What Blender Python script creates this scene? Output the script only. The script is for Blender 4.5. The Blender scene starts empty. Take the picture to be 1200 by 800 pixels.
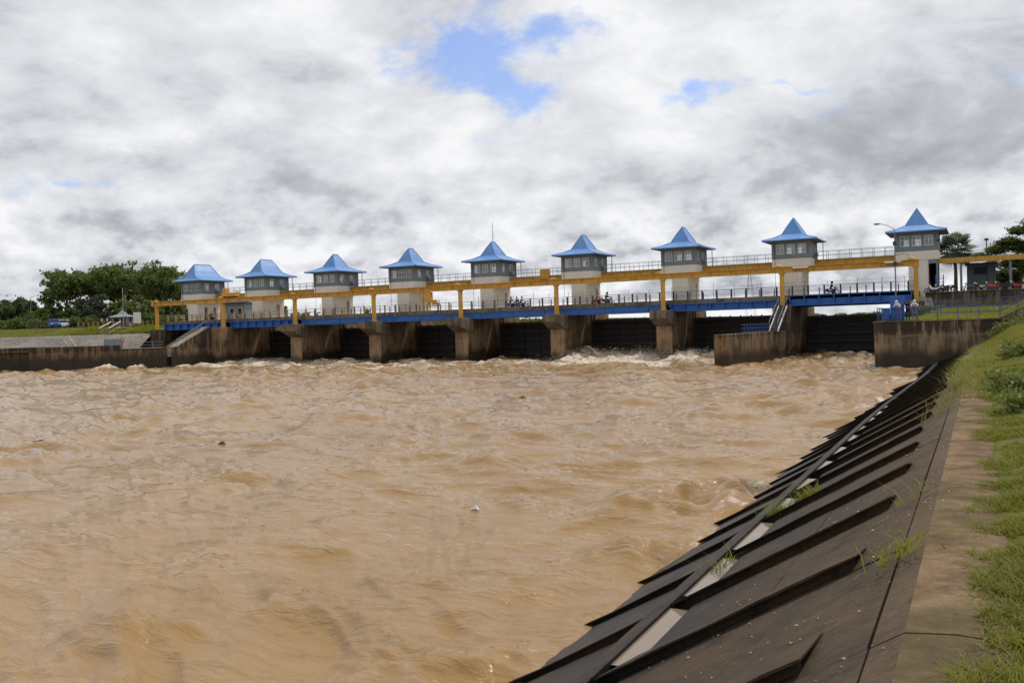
import bpy, bmesh, math, random
import numpy as np
from mathutils import Vector, Matrix

random.seed(7)
RNG = np.random.default_rng(11)
scn = bpy.context.scene
COL = scn.collection
R = math.radians

# ------------------------------------------------------------------ camera
CAM = np.array([5.74, -101.29, 3.94])
FPX, YAW, PITCH, ROLL = 1099.27, R(-26.624), R(-0.834), R(-1.807)
def basis():
    f = np.array([math.sin(YAW)*math.cos(PITCH), math.cos(YAW)*math.cos(PITCH), math.sin(PITCH)])
    r = np.array([math.cos(YAW), -math.sin(YAW), 0.0])
    u = np.cross(r, f)
    return r*math.cos(ROLL)+u*math.sin(ROLL), -r*math.sin(ROLL)+u*math.cos(ROLL), f
CR, CU, CF = basis()
cam_d = bpy.data.cameras.new('camera')
cam = bpy.data.objects.new('camera', cam_d); COL.objects.link(cam)
cam.matrix_world = Matrix(((CR[0], CU[0], -CF[0], CAM[0]), (CR[1], CU[1], -CF[1], CAM[1]),
                           (CR[2], CU[2], -CF[2], CAM[2]), (0, 0, 0, 1)))
cam_d.sensor_width = 36.0; cam_d.lens = 36.0*FPX/1200.0
cam_d.clip_start = 0.1; cam_d.clip_end = 6000
scn.camera = cam

def ray(px, py): return (px-600)*CR-(py-400)*CU+FPX*CF
def atz(px, py, z): d = ray(px, py); return CAM+d*((z-CAM[2])/d[2])
def aty(px, py, y): d = ray(px, py); return CAM+d*((y-CAM[1])/d[1])
def atx(px, py, x): d = ray(px, py); return CAM+d*((x-CAM[0])/d[0])
def atd(px, py, dep): return CAM+ray(px, py)*(dep/FPX)

# ------------------------------------------------------------------ world and sun
SUN_EL, SUN_AZ = R(60), R(22)            # azimuth from +Y towards +X
world = bpy.data.worlds.new('World'); scn.world = world; world.use_nodes = True
wt = world.node_tree; wt.nodes.clear()

class NT:
    """tiny helper round a node tree"""
    def __init__(s, t): s.t = t
    def n(s, typ, **kw):
        nd = s.t.nodes.new(typ)
        for k, v in kw.items():
            if k.startswith('i_'):
                s.put(nd.inputs[k[2:].replace('_', ' ')], v)
            elif k.startswith('I'):
                s.put(nd.inputs[int(k[1:])], v)
            else: setattr(nd, k, v)
        return nd
    def put(s, sock, v):
        if isinstance(v, bpy.types.NodeSocket): s.t.links.new(v, sock)
        elif isinstance(v, bpy.types.Node): s.t.links.new(v.outputs[0], sock)
        else:
            if isinstance(v, tuple) and len(v) == 3 and sock.type == 'RGBA': v = (*v, 1)
            sock.default_value = v
    def math(s, op, a, b=0.0, c=None, clamp=False):
        kw = dict(I0=a, I1=b)
        if c is not None: kw['I2'] = c
        return s.n('ShaderNodeMath', operation=op, use_clamp=clamp, **kw).outputs[0]
    def vmath(s, op, a, b=(0, 0, 0)):
        nd = s.n('ShaderNodeVectorMath', operation=op, I0=a)
        if op == 'SCALE': s.put(nd.inputs['Scale'], b)
        else: s.put(nd.inputs[1], b)
        return nd.outputs['Value'] if op in ('DOT_PRODUCT', 'LENGTH', 'DISTANCE') else nd.outputs[0]
    def noise(s, vec, scale, detail=6, rough=.55, dist=0.0, out='Fac'):
        nd = s.n('ShaderNodeTexNoise', I0=vec, i_Scale=scale, i_Detail=detail, i_Roughness=rough, i_Distortion=dist)
        return nd.outputs[out]
    def ramp(s, fac, stops, interp='LINEAR'):
        nd = s.n('ShaderNodeValToRGB', I0=fac); cr = nd.color_ramp; cr.interpolation = interp
        while len(cr.elements) < len(stops): cr.elements.new(.5)
        for e, (p, c) in zip(cr.elements, stops):
            e.position = p; e.color = (*c, 1) if isinstance(c, tuple) else (c, c, c, 1)
        return nd.outputs[0]
    def mix(s, fac, a, b, mode='MIX'):
        nd = s.n('ShaderNodeMix', data_type='RGBA', blend_type=mode)
        s.put(nd.inputs[0], fac); s.put(nd.inputs[6], a); s.put(nd.inputs[7], b)
        return nd.outputs[2]
    def maprange(s, v, a, b, c=0.0, d=1.0, smooth=False):
        nd = s.n('ShaderNodeMapRange', I0=v, I1=a, I2=b, I3=c, I4=d)
        nd.interpolation_type = 'SMOOTHSTEP' if smooth else 'LINEAR'
        return nd.outputs[0]
    def pos(s): return s.n('ShaderNodeNewGeometry').outputs['Position']
    def sep(s, v): return s.n('ShaderNodeSeparateXYZ', I0=v).outputs
    def comb(s, x, y, z): return s.n('ShaderNodeCombineXYZ', I0=x, I1=y, I2=z).outputs[0]
    def scalev(s, v, xyz): return s.vmath('MULTIPLY', v, xyz)

W = NT(wt)
out = W.n('ShaderNodeOutputWorld')
sky = W.n('ShaderNodeTexSky', sky_type='NISHITA', sun_disc=False, sun_elevation=SUN_EL,
          sun_rotation=SUN_AZ, air_density=1.0, dust_density=.6, ozone_density=3.0)
skyc = W.n('ShaderNodeHueSaturation', i_Hue=.515, i_Saturation=1.12, i_Color=sky.outputs[0])
bg_sky = W.n('ShaderNodeBackground', I0=skyc.outputs[0], I1=0.135)
dirv = W.n('ShaderNodeTexCoord').outputs['Generated']
sx, sy, sz = W.sep(dirv)
zc = W.math('MAXIMUM', sz, 0.0)
den = W.math('ADD', zc, 0.40)
plane = W.comb(W.math('DIVIDE', sx, den), W.math('DIVIDE', sy, den), W.math('MULTIPLY', zc, 1.5))
warp = W.noise(plane, 1.3, 4, .5, out='Color')
warp = W.vmath('SCALE', W.vmath('SUBTRACT', warp, (.5, .5, .5)), 0.36)
pw = W.vmath('ADD', plane, warp)
n_big = W.noise(pw, 1.25, 4, .45)
n_mid = W.noise(pw, 3.4, 9, .60, .0)
n_mid2 = W.noise(W.vmath('ADD', pw, (.03, .085, .04)), 3.4, 6, .55, .0)
n_lit = W.math('MULTIPLY', W.math('SUBTRACT', n_mid, n_mid2), .45)
n_fine = W.noise(W.vmath('ADD', plane, W.vmath('SCALE', warp, .5)), 8.0, 9, .64, .0)
fld = W.math('ADD', W.math('ADD', W.math('MULTIPLY', n_big, .43), n_lit), W.math('ADD', W.math('MULTIPLY', n_mid, .42), W.math('MULTIPLY', n_fine, .25)))
# puffs of cumulus low over the horizon
lowv = W.scalev(dirv, (1, 1, 1.7))
n_puff0 = W.noise(lowv, 9.0, 9, .57, .0)
n_puff = W.math('ADD', n_puff0, W.math('MULTIPLY', W.math('SUBTRACT', n_puff0, W.noise(W.vmath('ADD', lowv, (.0, .01, .022)), 9.0, 6, .5, .0)), 1.2))
lowm = W.maprange(sz, .02, .22, 1.0, 0.0, True)
# cloud banks and openings where the photograph shows them, with ragged noise edges
dwn = W.vmath('SCALE', W.vmath('SUBTRACT', W.noise(dirv, 5.0, 7, .6, out='Color'), (.5, .5, .5)), 0.20)
dw = W.vmath('ADD', dirv, dwn)
def blob(px, py, sxp, syp, amp):
    d = ray(px, py); d = d/np.linalg.norm(d)
    rt = np.cross(d, (0, 0, 1)); rt /= np.linalg.norm(rt); up = np.cross(rt, d)
    df = W.vmath('SUBTRACT', dw, tuple(d))
    a = W.math('MULTIPLY', W.vmath('DOT_PRODUCT', df, tuple(rt)), FPX/sxp)
    b = W.math('MULTIPLY', W.vmath('DOT_PRODUCT', df, tuple(up)), FPX/syp)
    r2 = W.math('ADD', W.math('MULTIPLY', a, a), W.math('MULTIPLY', b, b))
    return W.math('MULTIPLY', W.math('POWER', 2.718, W.math('MULTIPLY', r2, -1.0)), amp)
def total(lst):
    s_ = lst[0]
    for v in lst[1:]: s_ = W.math('ADD', s_, v)
    return s_
shade_b = total([blob(1090, 185, 220, 62, -.19), blob(1010, 90, 200, 60, -.04), blob(60, 110, 230, 45, -.09),
                 blob(90, 186, 210, 24, -.16), blob(420, 232, 120, 22, -.14), blob(400, 110, 140, 50, -.06), blob(610, 20, 260, 30, -.05),
                 blob(700, 212, 120, 26, -.12), blob(180, 290, 140, 22, -.08), blob(560, 230, 90, 40, .06),
                 blob(700, 80, 170, 70, .10), blob(250, 20, 130, 40, .06), blob(230, 150, 200, 22, .09), blob(830, 170, 130, 40, .06),
                 blob(640, 270, 260, 26, .06), blob(1150, 262, 90, 22, .08)])
shade = W.math('ADD', fld, shade_b)
shade = W.math('ADD', W.math('MULTIPLY', shade, W.math('SUBTRACT', 1.0, W.math('MULTIPLY', lowm, .75))),
               W.math('MULTIPLY', W.math('SUBTRACT', W.math('MULTIPLY', n_puff, 1.55), .285), W.math('MULTIPLY', lowm, .75)))
ccol = W.ramp(shade, [(.16, (.29, .30, .33)), (.28, (.385, .395, .425)), (.38, (.465, .48, .51)), (.46, (.595, .61, .645)), (.55, (.68, .695, .725)), (.68, (.82, .825, .835))])
hole = total([blob(512, 75, 100, 46, .76), blob(585, 132, 66, 30, .76), blob(850, 100, 60, 15, .80), blob(935, 103, 30, 7, .5),
              blob(50, 212, 95, 15, .85), blob(700, 168, 40, 7, .4), blob(640, 55, 40, 22, .45)])
hole = W.math('ADD', hole, W.math('MULTIPLY', W.math('SUBTRACT', n_fine, .5), 2.3))
hole = W.math('ADD', hole, W.math('MULTIPLY', W.math('SUBTRACT', .5, n_mid), 1.7))
# the same thin openings go on, sparsely, over the rest of the sky
hole = W.math('ADD', hole, W.math('MULTIPLY', W.maprange(n_big, .36, .24, 0.0, 1.0, True), .8))
clear = W.maprange(hole, .28, 1.05, 0.0, .86, True)
bg_cl = W.n('ShaderNodeBackground', I0=ccol, I1=1.0)
mixs = W.n('ShaderNodeMixShader', I0=clear, I1=bg_cl.outputs[0], I2=bg_sky.outputs[0])
wt.links.new(mixs.outputs[0], out.inputs[0])

sun_d = bpy.data.lights.new('sun', 'SUN'); sun_d.energy = 2.4; sun_d.angle = R(1.5); sun_d.color = (1, .955, .88)
sun = bpy.data.objects.new('sun', sun_d); COL.objects.link(sun)
SDIR = Vector((math.cos(SUN_EL)*math.sin(SUN_AZ), math.cos(SUN_EL)*math.cos(SUN_AZ), math.sin(SUN_EL)))
sun.rotation_euler = SDIR.to_track_quat('Z', 'Y').to_euler(); sun.location = (0, 0, 60)

vs = scn.view_settings
vs.view_transform = 'Standard'; vs.look = 'None'; vs.gamma = 1.0; vs.exposure = 0.18; vs.use_curve_mapping = False
scn.render.engine = 'CYCLES'
scn.cycles.max_bounces = 6; scn.cycles.transparent_max_bounces = 12

# ------------------------------------------------------------------ mesh helpers
class MB:
    def __init__(s): s.v = []; s.f = []; s.m = []; s.mi = 0
    def add(s, vs_, fs_):
        o = len(s.v); s.v += [tuple(map(float, p)) for p in vs_]; s.f += [tuple(i+o for i in f) for f in fs_]; s.m += [s.mi]*len(fs_)
        return s
    def box(s, x0, x1, y0, y1, z0, z1):
        return s.add([(x0, y0, z0), (x1, y0, z0), (x1, y1, z0), (x0, y1, z0), (x0, y0, z1), (x1, y0, z1), (x1, y1, z1), (x0, y1, z1)],
                     [(0, 3, 2, 1), (4, 5, 6, 7), (0, 1, 5, 4), (1, 2, 6, 5), (2, 3, 7, 6), (3, 0, 4, 7)])
    def hexa(s, p8):  # bottom ring of four (counter-clockwise from above), top ring of four
        return s.add(p8, [(0, 3, 2, 1), (4, 5, 6, 7), (0, 1, 5, 4), (1, 2, 6, 5), (2, 3, 7, 6), (3, 0, 4, 7)])
    def bar(s, p, q, w, h=None, up=(0, 0, 1)):
        h = h or w; p = Vector(p); q = Vector(q); d = (q-p).normalized(); u = Vector(up)
        if abs(d.dot(u)) > .97: u = Vector((1, 0, 0))
        a = d.cross(u).normalized()*(w/2); b = a.cross(d).normalized()*(h/2)
        return s.add([p-a-b, p+a-b, p+a+b, p-a+b, q-a-b, q+a-b, q+a+b, q-a+b],
                     [(0, 1, 2, 3), (4, 7, 6, 5), (0, 4, 5, 1), (1, 5, 6, 2), (2, 6, 7, 3), (3, 7, 4, 0)])
    def tube(s, pts, rad, n=8, cap=True):
        pts = [Vector(p) for p in pts]; rad = rad if isinstance(rad, (list, tuple)) else [rad]*len(pts)
        V = []; F = []
        for i, p in enumerate(pts):
            d = (pts[min(i+1, len(pts)-1)]-pts[max(i-1, 0)]).normalized()
            u = Vector((0, 0, 1)) if abs(d.z) < .9 else Vector((1, 0, 0))
            a = d.cross(u).normalized(); b = a.cross(d)
            for k in range(n):
                t = 2*math.pi*k/n; V.append(p+(a*math.cos(t)+b*math.sin(t))*rad[i])
        for i in range(len(pts)-1):
            for k in range(n):
                k2 = (k+1) % n; F.append((i*n+k, i*n+k2, (i+1)*n+k2, (i+1)*n+k))
        if cap: F.append(tuple(range(n-1, -1, -1))); F.append(tuple(range((len(pts)-1)*n, len(pts)*n)))
        return s.add(V, F)
    def prism(s, poly, axis, a, b):   # polygon in the two other axes, extruded along axis from a to b
        def mk(p, t):
            return {'x': (t, p[0], p[1]), 'y': (p[0], t, p[1]), 'z': (p[0], p[1], t)}[axis]
        n = len(poly)
        return s.add([mk(p, a) for p in poly]+[mk(p, b) for p in poly],
                     [tuple(range(n-1, -1, -1)), tuple(range(n, 2*n))]+[(i, (i+1) % n, n+(i+1) % n, n+i) for i in range(n)])
    def ball(s, c, rx, ry, rz, n=10, m=7):
        V = [(c[0], c[1], c[2]-rz)]; F = []
        for i in range(1, m):
            t = math.pi*i/m
            for k in range(n):
                p = 2*math.pi*k/n; V.append((c[0]+rx*math.sin(t)*math.cos(p), c[1]+ry*math.sin(t)*math.sin(p), c[2]-rz*math.cos(t)))
        V.append((c[0], c[1], c[2]+rz))
        for k in range(n): F.append((0, 1+(k+1) % n, 1+k)); F.append((len(V)-1, 1+(m-2)*n+k, 1+(m-2)*n+(k+1) % n))
        for i in range(m-2):
            for k in range(n): F.append((1+i*n+k, 1+i*n+(k+1) % n, 1+(i+1)*n+(k+1) % n, 1+(i+1)*n+k))
        return s.add(V, F)
    def build(s, name, mats, parent=None, off=(0, 0, 0), bevel=0.0, smooth=False):
        me = bpy.data.meshes.new(name)
        me.from_pydata([(x-off[0], y-off[1], z-off[2]) for x, y, z in s.v], [], s.f)
        mats = mats if isinstance(mats, (list, tuple)) else [mats]
        for m_ in mats: me.materials.append(m_)
        if len(mats) > 1: me.polygons.foreach_set('material_index', s.m)
        bm = bmesh.new(); bm.from_mesh(me); bmesh.ops.recalc_face_normals(bm, faces=bm.faces)
        bm.to_mesh(me); bm.free()
        if smooth: me.polygons.foreach_set('use_smooth', [True]*len(me.polygons))
        o = bpy.data.objects.new(name, me); COL.objects.link(o)
        if parent: o.parent = parent
        if bevel:
            b = o.modifiers.new('bevel', 'BEVEL'); b.width = bevel; b.segments = 2; b.limit_method = 'ANGLE'
        return o

def tag(o, label=None, cat=None, group=None, kind=None):
    if label: o['label'] = label
    if cat: o['category'] = cat
    if group: o['group'] = group
    if kind: o['kind'] = kind
    return o
def thing(name, loc, label, cat, group=None, rz=0.0):
    o = bpy.data.objects.new(name, None); COL.objects.link(o); o.empty_display_size = .3
    o.location = tuple(map(float, loc)); o.rotation_euler.z = rz
    return tag(o, label, cat, group)
def copy_tree(o, parent=None):
    c = o.copy(); COL.objects.link(c); c.parent = parent
    for ch in list(o.children): copy_tree(ch, c)
    return c
def np_mesh(name, V, F, mat, smooth=True, parent=None):
    """V (n,3) array; F (m,4) or (m,3) int array"""
    me = bpy.data.meshes.new(name); n = len(V); m, k = F.shape
    me.vertices.add(n); me.vertices.foreach_set('co', np.asarray(V, np.float32).ravel())
    me.loops.add(m*k); me.loops.foreach_set('vertex_index', F.astype(np.int32).ravel())
    me.polygons.add(m); me.polygons.foreach_set('loop_start', np.arange(0, m*k, k, dtype=np.int32))
    if smooth: me.polygons.foreach_set('use_smooth', np.ones(m, bool))
    me.materials.append(mat); me.update(calc_edges=True)
    o = bpy.data.objects.new(name, me); COL.objects.link(o)
    if parent: o.parent = parent
    return o

# ------------------------------------------------------------------ numpy noise
def hash2(ix, iy, seed):
    h = (ix.astype(np.int64)*374761393+iy.astype(np.int64)*668265263+seed*1274126177) & 0xffffffff
    h = ((h ^ (h >> 13))*1274126177) & 0xffffffff
    return ((h ^ (h >> 16)) & 0xffff)/65535.0
def vnoise(x, y, seed=0):
    ix = np.floor(x); iy = np.floor(y); fx = x-ix; fy = y-iy
    fx = fx*fx*fx*(fx*(fx*6-15)+10); fy = fy*fy*fy*(fy*(fy*6-15)+10)
    a = hash2(ix, iy, seed); b = hash2(ix+1, iy, seed); c = hash2(ix, iy+1, seed); d = hash2(ix+1, iy+1, seed)
    return a+(b-a)*fx+(c-a)*fy+(a-b-c+d)*fx*fy
def fbm(x, y, oct_=4, seed=0, gain=.5):
    s = 0; a = 1; t = 0
    for o in range(oct_):
        s = s+a*vnoise(x, y, seed+o*17); t += a; a *= gain
        x, y = 1.6*x-1.2*y+5.1, 1.2*x+1.6*y-3.7
    return s/t
def sst(a, b, x):
    t = np.clip((x-a)/(b-a), 0, 1); return t*t*(3-2*t)

# ------------------------------------------------------------------ materials
def new_mat(name):
    m = bpy.data.materials.new(name); m.use_nodes = True; t = m.node_tree
    b = t.nodes['Principled BSDF']; return m, NT(t), b
def bump(N, b, h, strength=.4, dist=.02):
    nd = N.n('ShaderNodeBump', i_Strength=strength, i_Distance=dist, i_Height=h)
    N.put(b.inputs['Normal'], nd.outputs[0])
def paint(name, col, rough=.45, wear=.25, metal=0.0, dirt=(.10, .08, .06), scale=1.2, spec=.4):
    m, N, b = new_mat(name); p = N.pos()
    n1 = N.noise(p, scale, 6, .6); n2 = N.noise(N.scalev(p, (6, 6, .7)), 1.0, 5, .6)
    f = N.math('MULTIPLY', N.maprange(N.math('ADD', N.math('MULTIPLY', n1, .5), N.math('MULTIPLY', n2, .5)), .45, .72), wear)
    c = N.mix(f, col, dirt)
    c = N.mix(N.math('MULTIPLY', N.noise(p, .35, 3), .22), c, tuple(x*.72 for x in col))
    N.put(b.inputs['Base Color'], c); N.put(b.inputs['Roughness'], N.maprange(n1, .3, .7, rough-.08, rough+.15))
    b.inputs['Metallic'].default_value = metal; b.inputs['Specular IOR Level'].default_value = spec
    bump(N, b, n1, .15, .01); return m

M = {}
M['beige'] = paint('beige_plaster', (.74, .69, .60), .85, .35, dirt=(.36, .31, .24), spec=.2)
M['greywall'] = paint('blue_grey_plaster', (.20, .235, .25), .8, .35, dirt=(.10, .11, .11), spec=.2)
M['yellow'] = paint('yellow_paint', (.58, .315, .042), .5, .75, dirt=(.17, .075, .03))
M['bluesteel'] = paint('blue_steel_paint', (.022, .115, .43), .45, .45, dirt=(.03, .045, .07))
M['bluedull'] = paint('faded_blue_steel_paint', (.028, .125, .40), .6, .6, dirt=(.06, .05, .045))
M['bluerail'] = paint('blue_rail_paint', (.035, .09, .30), .5, .4, dirt=(.08, .06, .05))
M['greyrail'] = paint('grey_rail_paint', (.22, .25, .28), .5, .4, dirt=(.12, .09, .06))
M['white'] = paint('white_paint', (.72, .72, .70), .5, .25, dirt=(.35, .30, .25))
M['darksteel'] = paint('dark_steel', (.035, .035, .035), .5, .5, dirt=(.05, .03, .02))
M['rubber'] = paint('black_rubber', (.02, .02, .02), .8, .2)
M['redpaint'] = paint('red_paint', (.40, .03, .02), .4, .2)
M['pole'] = paint('galvanised_pole', (.20, .21, .21), .45, .3, metal=.3)
M['tanpole'] = paint('tan_pole', (.42, .33, .25), .6, .3)

def m_roof():
    m, N, b = new_mat('blue_roof_metal'); p = N.pos()
    n1 = N.noise(p, .8, 5, .6); n2 = N.noise(N.scalev(p, (3, 3, .5)), 1.2, 5, .6)
    c = N.mix(N.maprange(n1, .3, .7), (.075, .215, .50), (.115, .275, .58))
    c = N.mix(N.math('MULTIPLY', N.maprange(n2, .46, .72), .55), c, (.20, .31, .47))
    N.put(b.inputs['Base Color'], c); b.inputs['Roughness'].default_value = .38
    s = N.sep(p); w = N.n('ShaderNodeTexWave', wave_type='BANDS', bands_direction='Y', i_Scale=1.3, I0=N.comb(0.0, N.math('ADD', s[0], s[1]), 0.0))
    bump(N, b, w.outputs[1], .5, .04); return m
M['roof'] = m_roof()
M['roofcap'] = paint('blue_ridge_cap', (.20, .36, .72), .4, .2, dirt=(.2, .25, .35))

def m_concrete(name, light, dark, wet_z=1.3, wet=(.028, .020, .013), amount=.6, scale=.5, lifts=True, up_dark=None, rough=.9):
    amount = min(.95, amount*1.4)
    m, N, b = new_mat(name); p = N.pos(); x, y, z = N.sep(p)
    big = N.noise(p, scale, 6, .62); st = N.noise(N.scalev(p, (1.5, 1.5, .16)), 1.6, 7, .62); fine = N.noise(p, 9, 6, .6)
    st2 = N.noise(N.scalev(p, (5, 5, .22)), 1.0, 6, .6)
    k = N.math('ADD', N.math('MULTIPLY', big, .42), N.math('ADD', N.math('MULTIPLY', st, .38), N.math('MULTIPLY', st2, .20)))
    f = N.math('MULTIPLY', N.maprange(k, .44, .56, 0, 1, True), amount)
    c = N.mix(f, light, dark)
    c = N.mix(N.math('MULTIPLY', N.maprange(fine, .35, .75), .35), c, tuple(v*.45 for v in dark))
    if up_dark is not None:     # lichen streaks hanging from the coping
        zz = N.math('ADD', z, N.math('MULTIPLY', N.math('SUBTRACT', st, .5), 1.8))
        f2 = N.math('MULTIPLY', N.maprange(zz, up_dark-.35, up_dark+.1, 0, 1, True), N.maprange(st, .40, .50))
        c = N.mix(N.math('MULTIPLY', f2, .85), c, (.032, .026, .018))
    if lifts:                   # pale lime run-out along the casting joints
        saw = N.math('ABSOLUTE', N.math('SUBTRACT', N.math('FRACT', N.math('ADD', N.math('MULTIPLY', N.math('ADD', z, N.math('MULTIPLY', fine, .06)), 1/1.35), .72)), .5))
        ln = N.math('MULTIPLY', N.maprange(saw, .035, .0), N.maprange(big, .42, .6))
        c = N.mix(N.math('MULTIPLY', ln, .55), c, tuple(min(1, v*1.35) for v in light))
    if wet_z is not None:
        zz = N.math('ADD', z, N.math('MULTIPLY', N.math('SUBTRACT', N.noise(N.scalev(p, (1, 1, .25)), .9, 6, .65), .5), 2.2))
        wf = N.maprange(zz, wet_z-.55, wet_z+.55, 1, 0, True)
        c = N.mix(N.math('MULTIPLY', wf, .93), c, wet)
        N.put(b.inputs['Roughness'], N.maprange(wf, 0, 1, rough, .5))
    else: b.inputs['Roughness'].default_value = rough
    N.put(b.inputs['Base Color'], c); b.inputs['Specular IOR Level'].default_value = .25
    bump(N, b, N.math('ADD', fine, N.math('MULTIPLY', st, .8)), .5, .03); return m
M['pier'] = m_concrete('pier_concrete', (.27, .175, .095), (.065, .049, .031), 1.45)
M['nose'] = m_concrete('tan_nose_concrete', (.33, .215, .125), (.17, .115, .07), .8, amount=.7)
M['piercap'] = m_concrete('pier_cap_concrete', (.19, .150, .105), (.05, .042, .03), None, lifts=False)
M['abut'] = m_concrete('abutment_concrete', (.29, .215, .135), (.075, .055, .036), 1.35, up_dark=2.75)
M['wing'] = m_concrete('wing_wall_concrete', (.25, .165, .088), (.05, .038, .025), 1.0, up_dark=2.5)
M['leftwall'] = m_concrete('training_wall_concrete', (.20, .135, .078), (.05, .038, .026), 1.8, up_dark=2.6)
M['conc'] = m_concrete('grey_concrete', (.33, .29, .235), (.15, .13, .10), None, lifts=False)
M['kerbc'] = m_concrete('deck_concrete', (.22, .175, .125), (.08, .062, .045), None, lifts=False)
M['revet'] = m_concrete('stone_revetment', (.24, .22, .19), (.12, .108, .095), None, lifts=False, scale=.25)
M['retain'] = m_concrete('retaining_wall_concrete', (.17, .13, .095), (.07, .058, .042), None, up_dark=5.4)
M['asph'] = m_concrete('asphalt', (.075, .073, .07), (.045, .044, .042), None, lifts=False)

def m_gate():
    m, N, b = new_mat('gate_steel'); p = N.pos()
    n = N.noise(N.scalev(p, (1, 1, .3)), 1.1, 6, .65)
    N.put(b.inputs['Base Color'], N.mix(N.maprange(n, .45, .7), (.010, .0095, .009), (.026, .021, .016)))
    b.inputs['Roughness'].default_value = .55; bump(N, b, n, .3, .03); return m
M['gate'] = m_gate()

def m_glass():
    m, N, b = new_mat('window_glass')
    t = N.n('ShaderNodeBsdfTransparent', I0=(.80, .84, .84)); g = N.n('ShaderNodeBsdfGlossy', I0=(.9, .9, .9), i_Roughness=.0)
    mx = N.n('ShaderNodeMixShader', I0=.12, I1=t.outputs[0], I2=g.outputs[0])
    N.t.links.new(mx.outputs[0], N.t.nodes['Material Output'].inputs[0]); return m
M['glass'] = m_glass()
def m_flat(name, col, rough=.6, spec=.3):
    m, N, b = new_mat(name); p = N.pos(); n = N.noise(p, 6, 5, .6)
    N.put(b.inputs['Base Color'], N.mix(N.maprange(n, .3, .7), tuple(v*.8 for v in col), col))
    b.inputs['Roughness'].default_value = rough; b.inputs['Specular IOR Level'].default_value = spec; return m
M['dark'] = m_flat('dark_interior', (.03, .03, .03), .9)
M['skin'] = m_flat('skin', (.30, .17, .10)); M['hair'] = m_flat('black_hair', (.012, .01, .01))
for k, c in dict(whitecloth=(.72, .71, .74), lilac=(.60, .52, .68), blackcloth=(.02, .02, .025), purple=(.09, .05, .17), navy=(.03, .04, .11),
                 greycloth=(.20, .20, .23), orange=(.45, .16, .04), redcloth=(.38, .04, .05), violet=(.26, .20, .38)).items():
    M[k] = m_flat('cloth_'+k, c, .9, .1)

def m_leaf(name, c1, c2, c3, trans=.35, sc=.6):
    m, N, b = new_mat(name); p = N.pos()
    n = N.noise(p, sc, 4, .6); n2 = N.noise(p, sc*9, 3, .5)
    c = N.mix(N.maprange(n, .35, .65), c1, c2); c = N.mix(N.maprange(n2, .5, .75), c, c3)
    N.put(b.inputs['Base Color'], c); b.inputs['Roughness'].default_value = .6; b.inputs['Specular IOR Level'].default_value = .25
    tr = N.n('ShaderNodeBsdfTranslucent', I0=c)
    mx = N.n('ShaderNodeMixShader', I0=trans, I1=b.outputs[0], I2=tr.outputs[0])
    N.t.links.new(mx.outputs[0], N.t.nodes['Material Output'].inputs[0]); return m
M['leaf'] = m_leaf('broad_leaf', (.085, .125, .030), (.15, .19, .048), (.22, .235, .08), .42)
M['leafd'] = m_leaf('dark_leaf', (.058, .085, .028), (.095, .125, .040), (.14, .155, .06))
M['leafy'] = m_leaf('light_leaf', (.080, .120, .025), (.12, .165, .04), (.15, .17, .05))
M['leafg'] = m_leaf('grey_leaf', (.055, .075, .045), (.09, .11, .07), (.12, .13, .085))
M['palm'] = m_leaf('palm_leaf', (.12, .15, .10), (.17, .20, .14), (.21, .22, .17), .45)
M['bush'] = m_leaf('bush_leaf', (.10, .14, .022), (.155, .19, .035), (.28, .29, .13))
M['grass'] = m_leaf('grass_blade', (.150, .170, .012), (.225, .235, .020), (.27, .24, .05), .45, .9)
M['straw'] = m_leaf('dry_grass', (.20, .17, .06), (.27, .22, .09), (.15, .17, .04), .4, .9)
M['bark'] = m_flat('bark', (.12, .09, .065), .95)

def m_ground():
    m, N, b = new_mat('grassy_soil'); p = N.pos()
    n = N.noise(p, 1.3, 7, .62); n2 = N.noise(p, 9, 6, .6); n3 = N.noise(p, .25, 3)
    c = N.mix(N.maprange(n, .38, .62), (.080, .085, .016), (.125, .125, .025))
    c = N.mix(N.math('MULTIPLY', N.maprange(n2, .52, .7), .7), c, (.075, .055, .028))
    c = N.mix(N.math('MULTIPLY', N.maprange(n3, .42, .62), .6), c, (.15, .135, .05))
    c = N.mix(N.math('MULTIPLY', N.maprange(N.noise(p, .6, 6, .7), .5, .62), .6), c, (.05, .062, .016))
    N.put(b.inputs['Base Color'], c); b.inputs['Roughness'].default_value = 1; b.inputs['Specular IOR Level'].default_value = .05
    bump(N, b, N.math('ADD', n2, n), .8, .08); return m
M['ground'] = m_ground()

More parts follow.
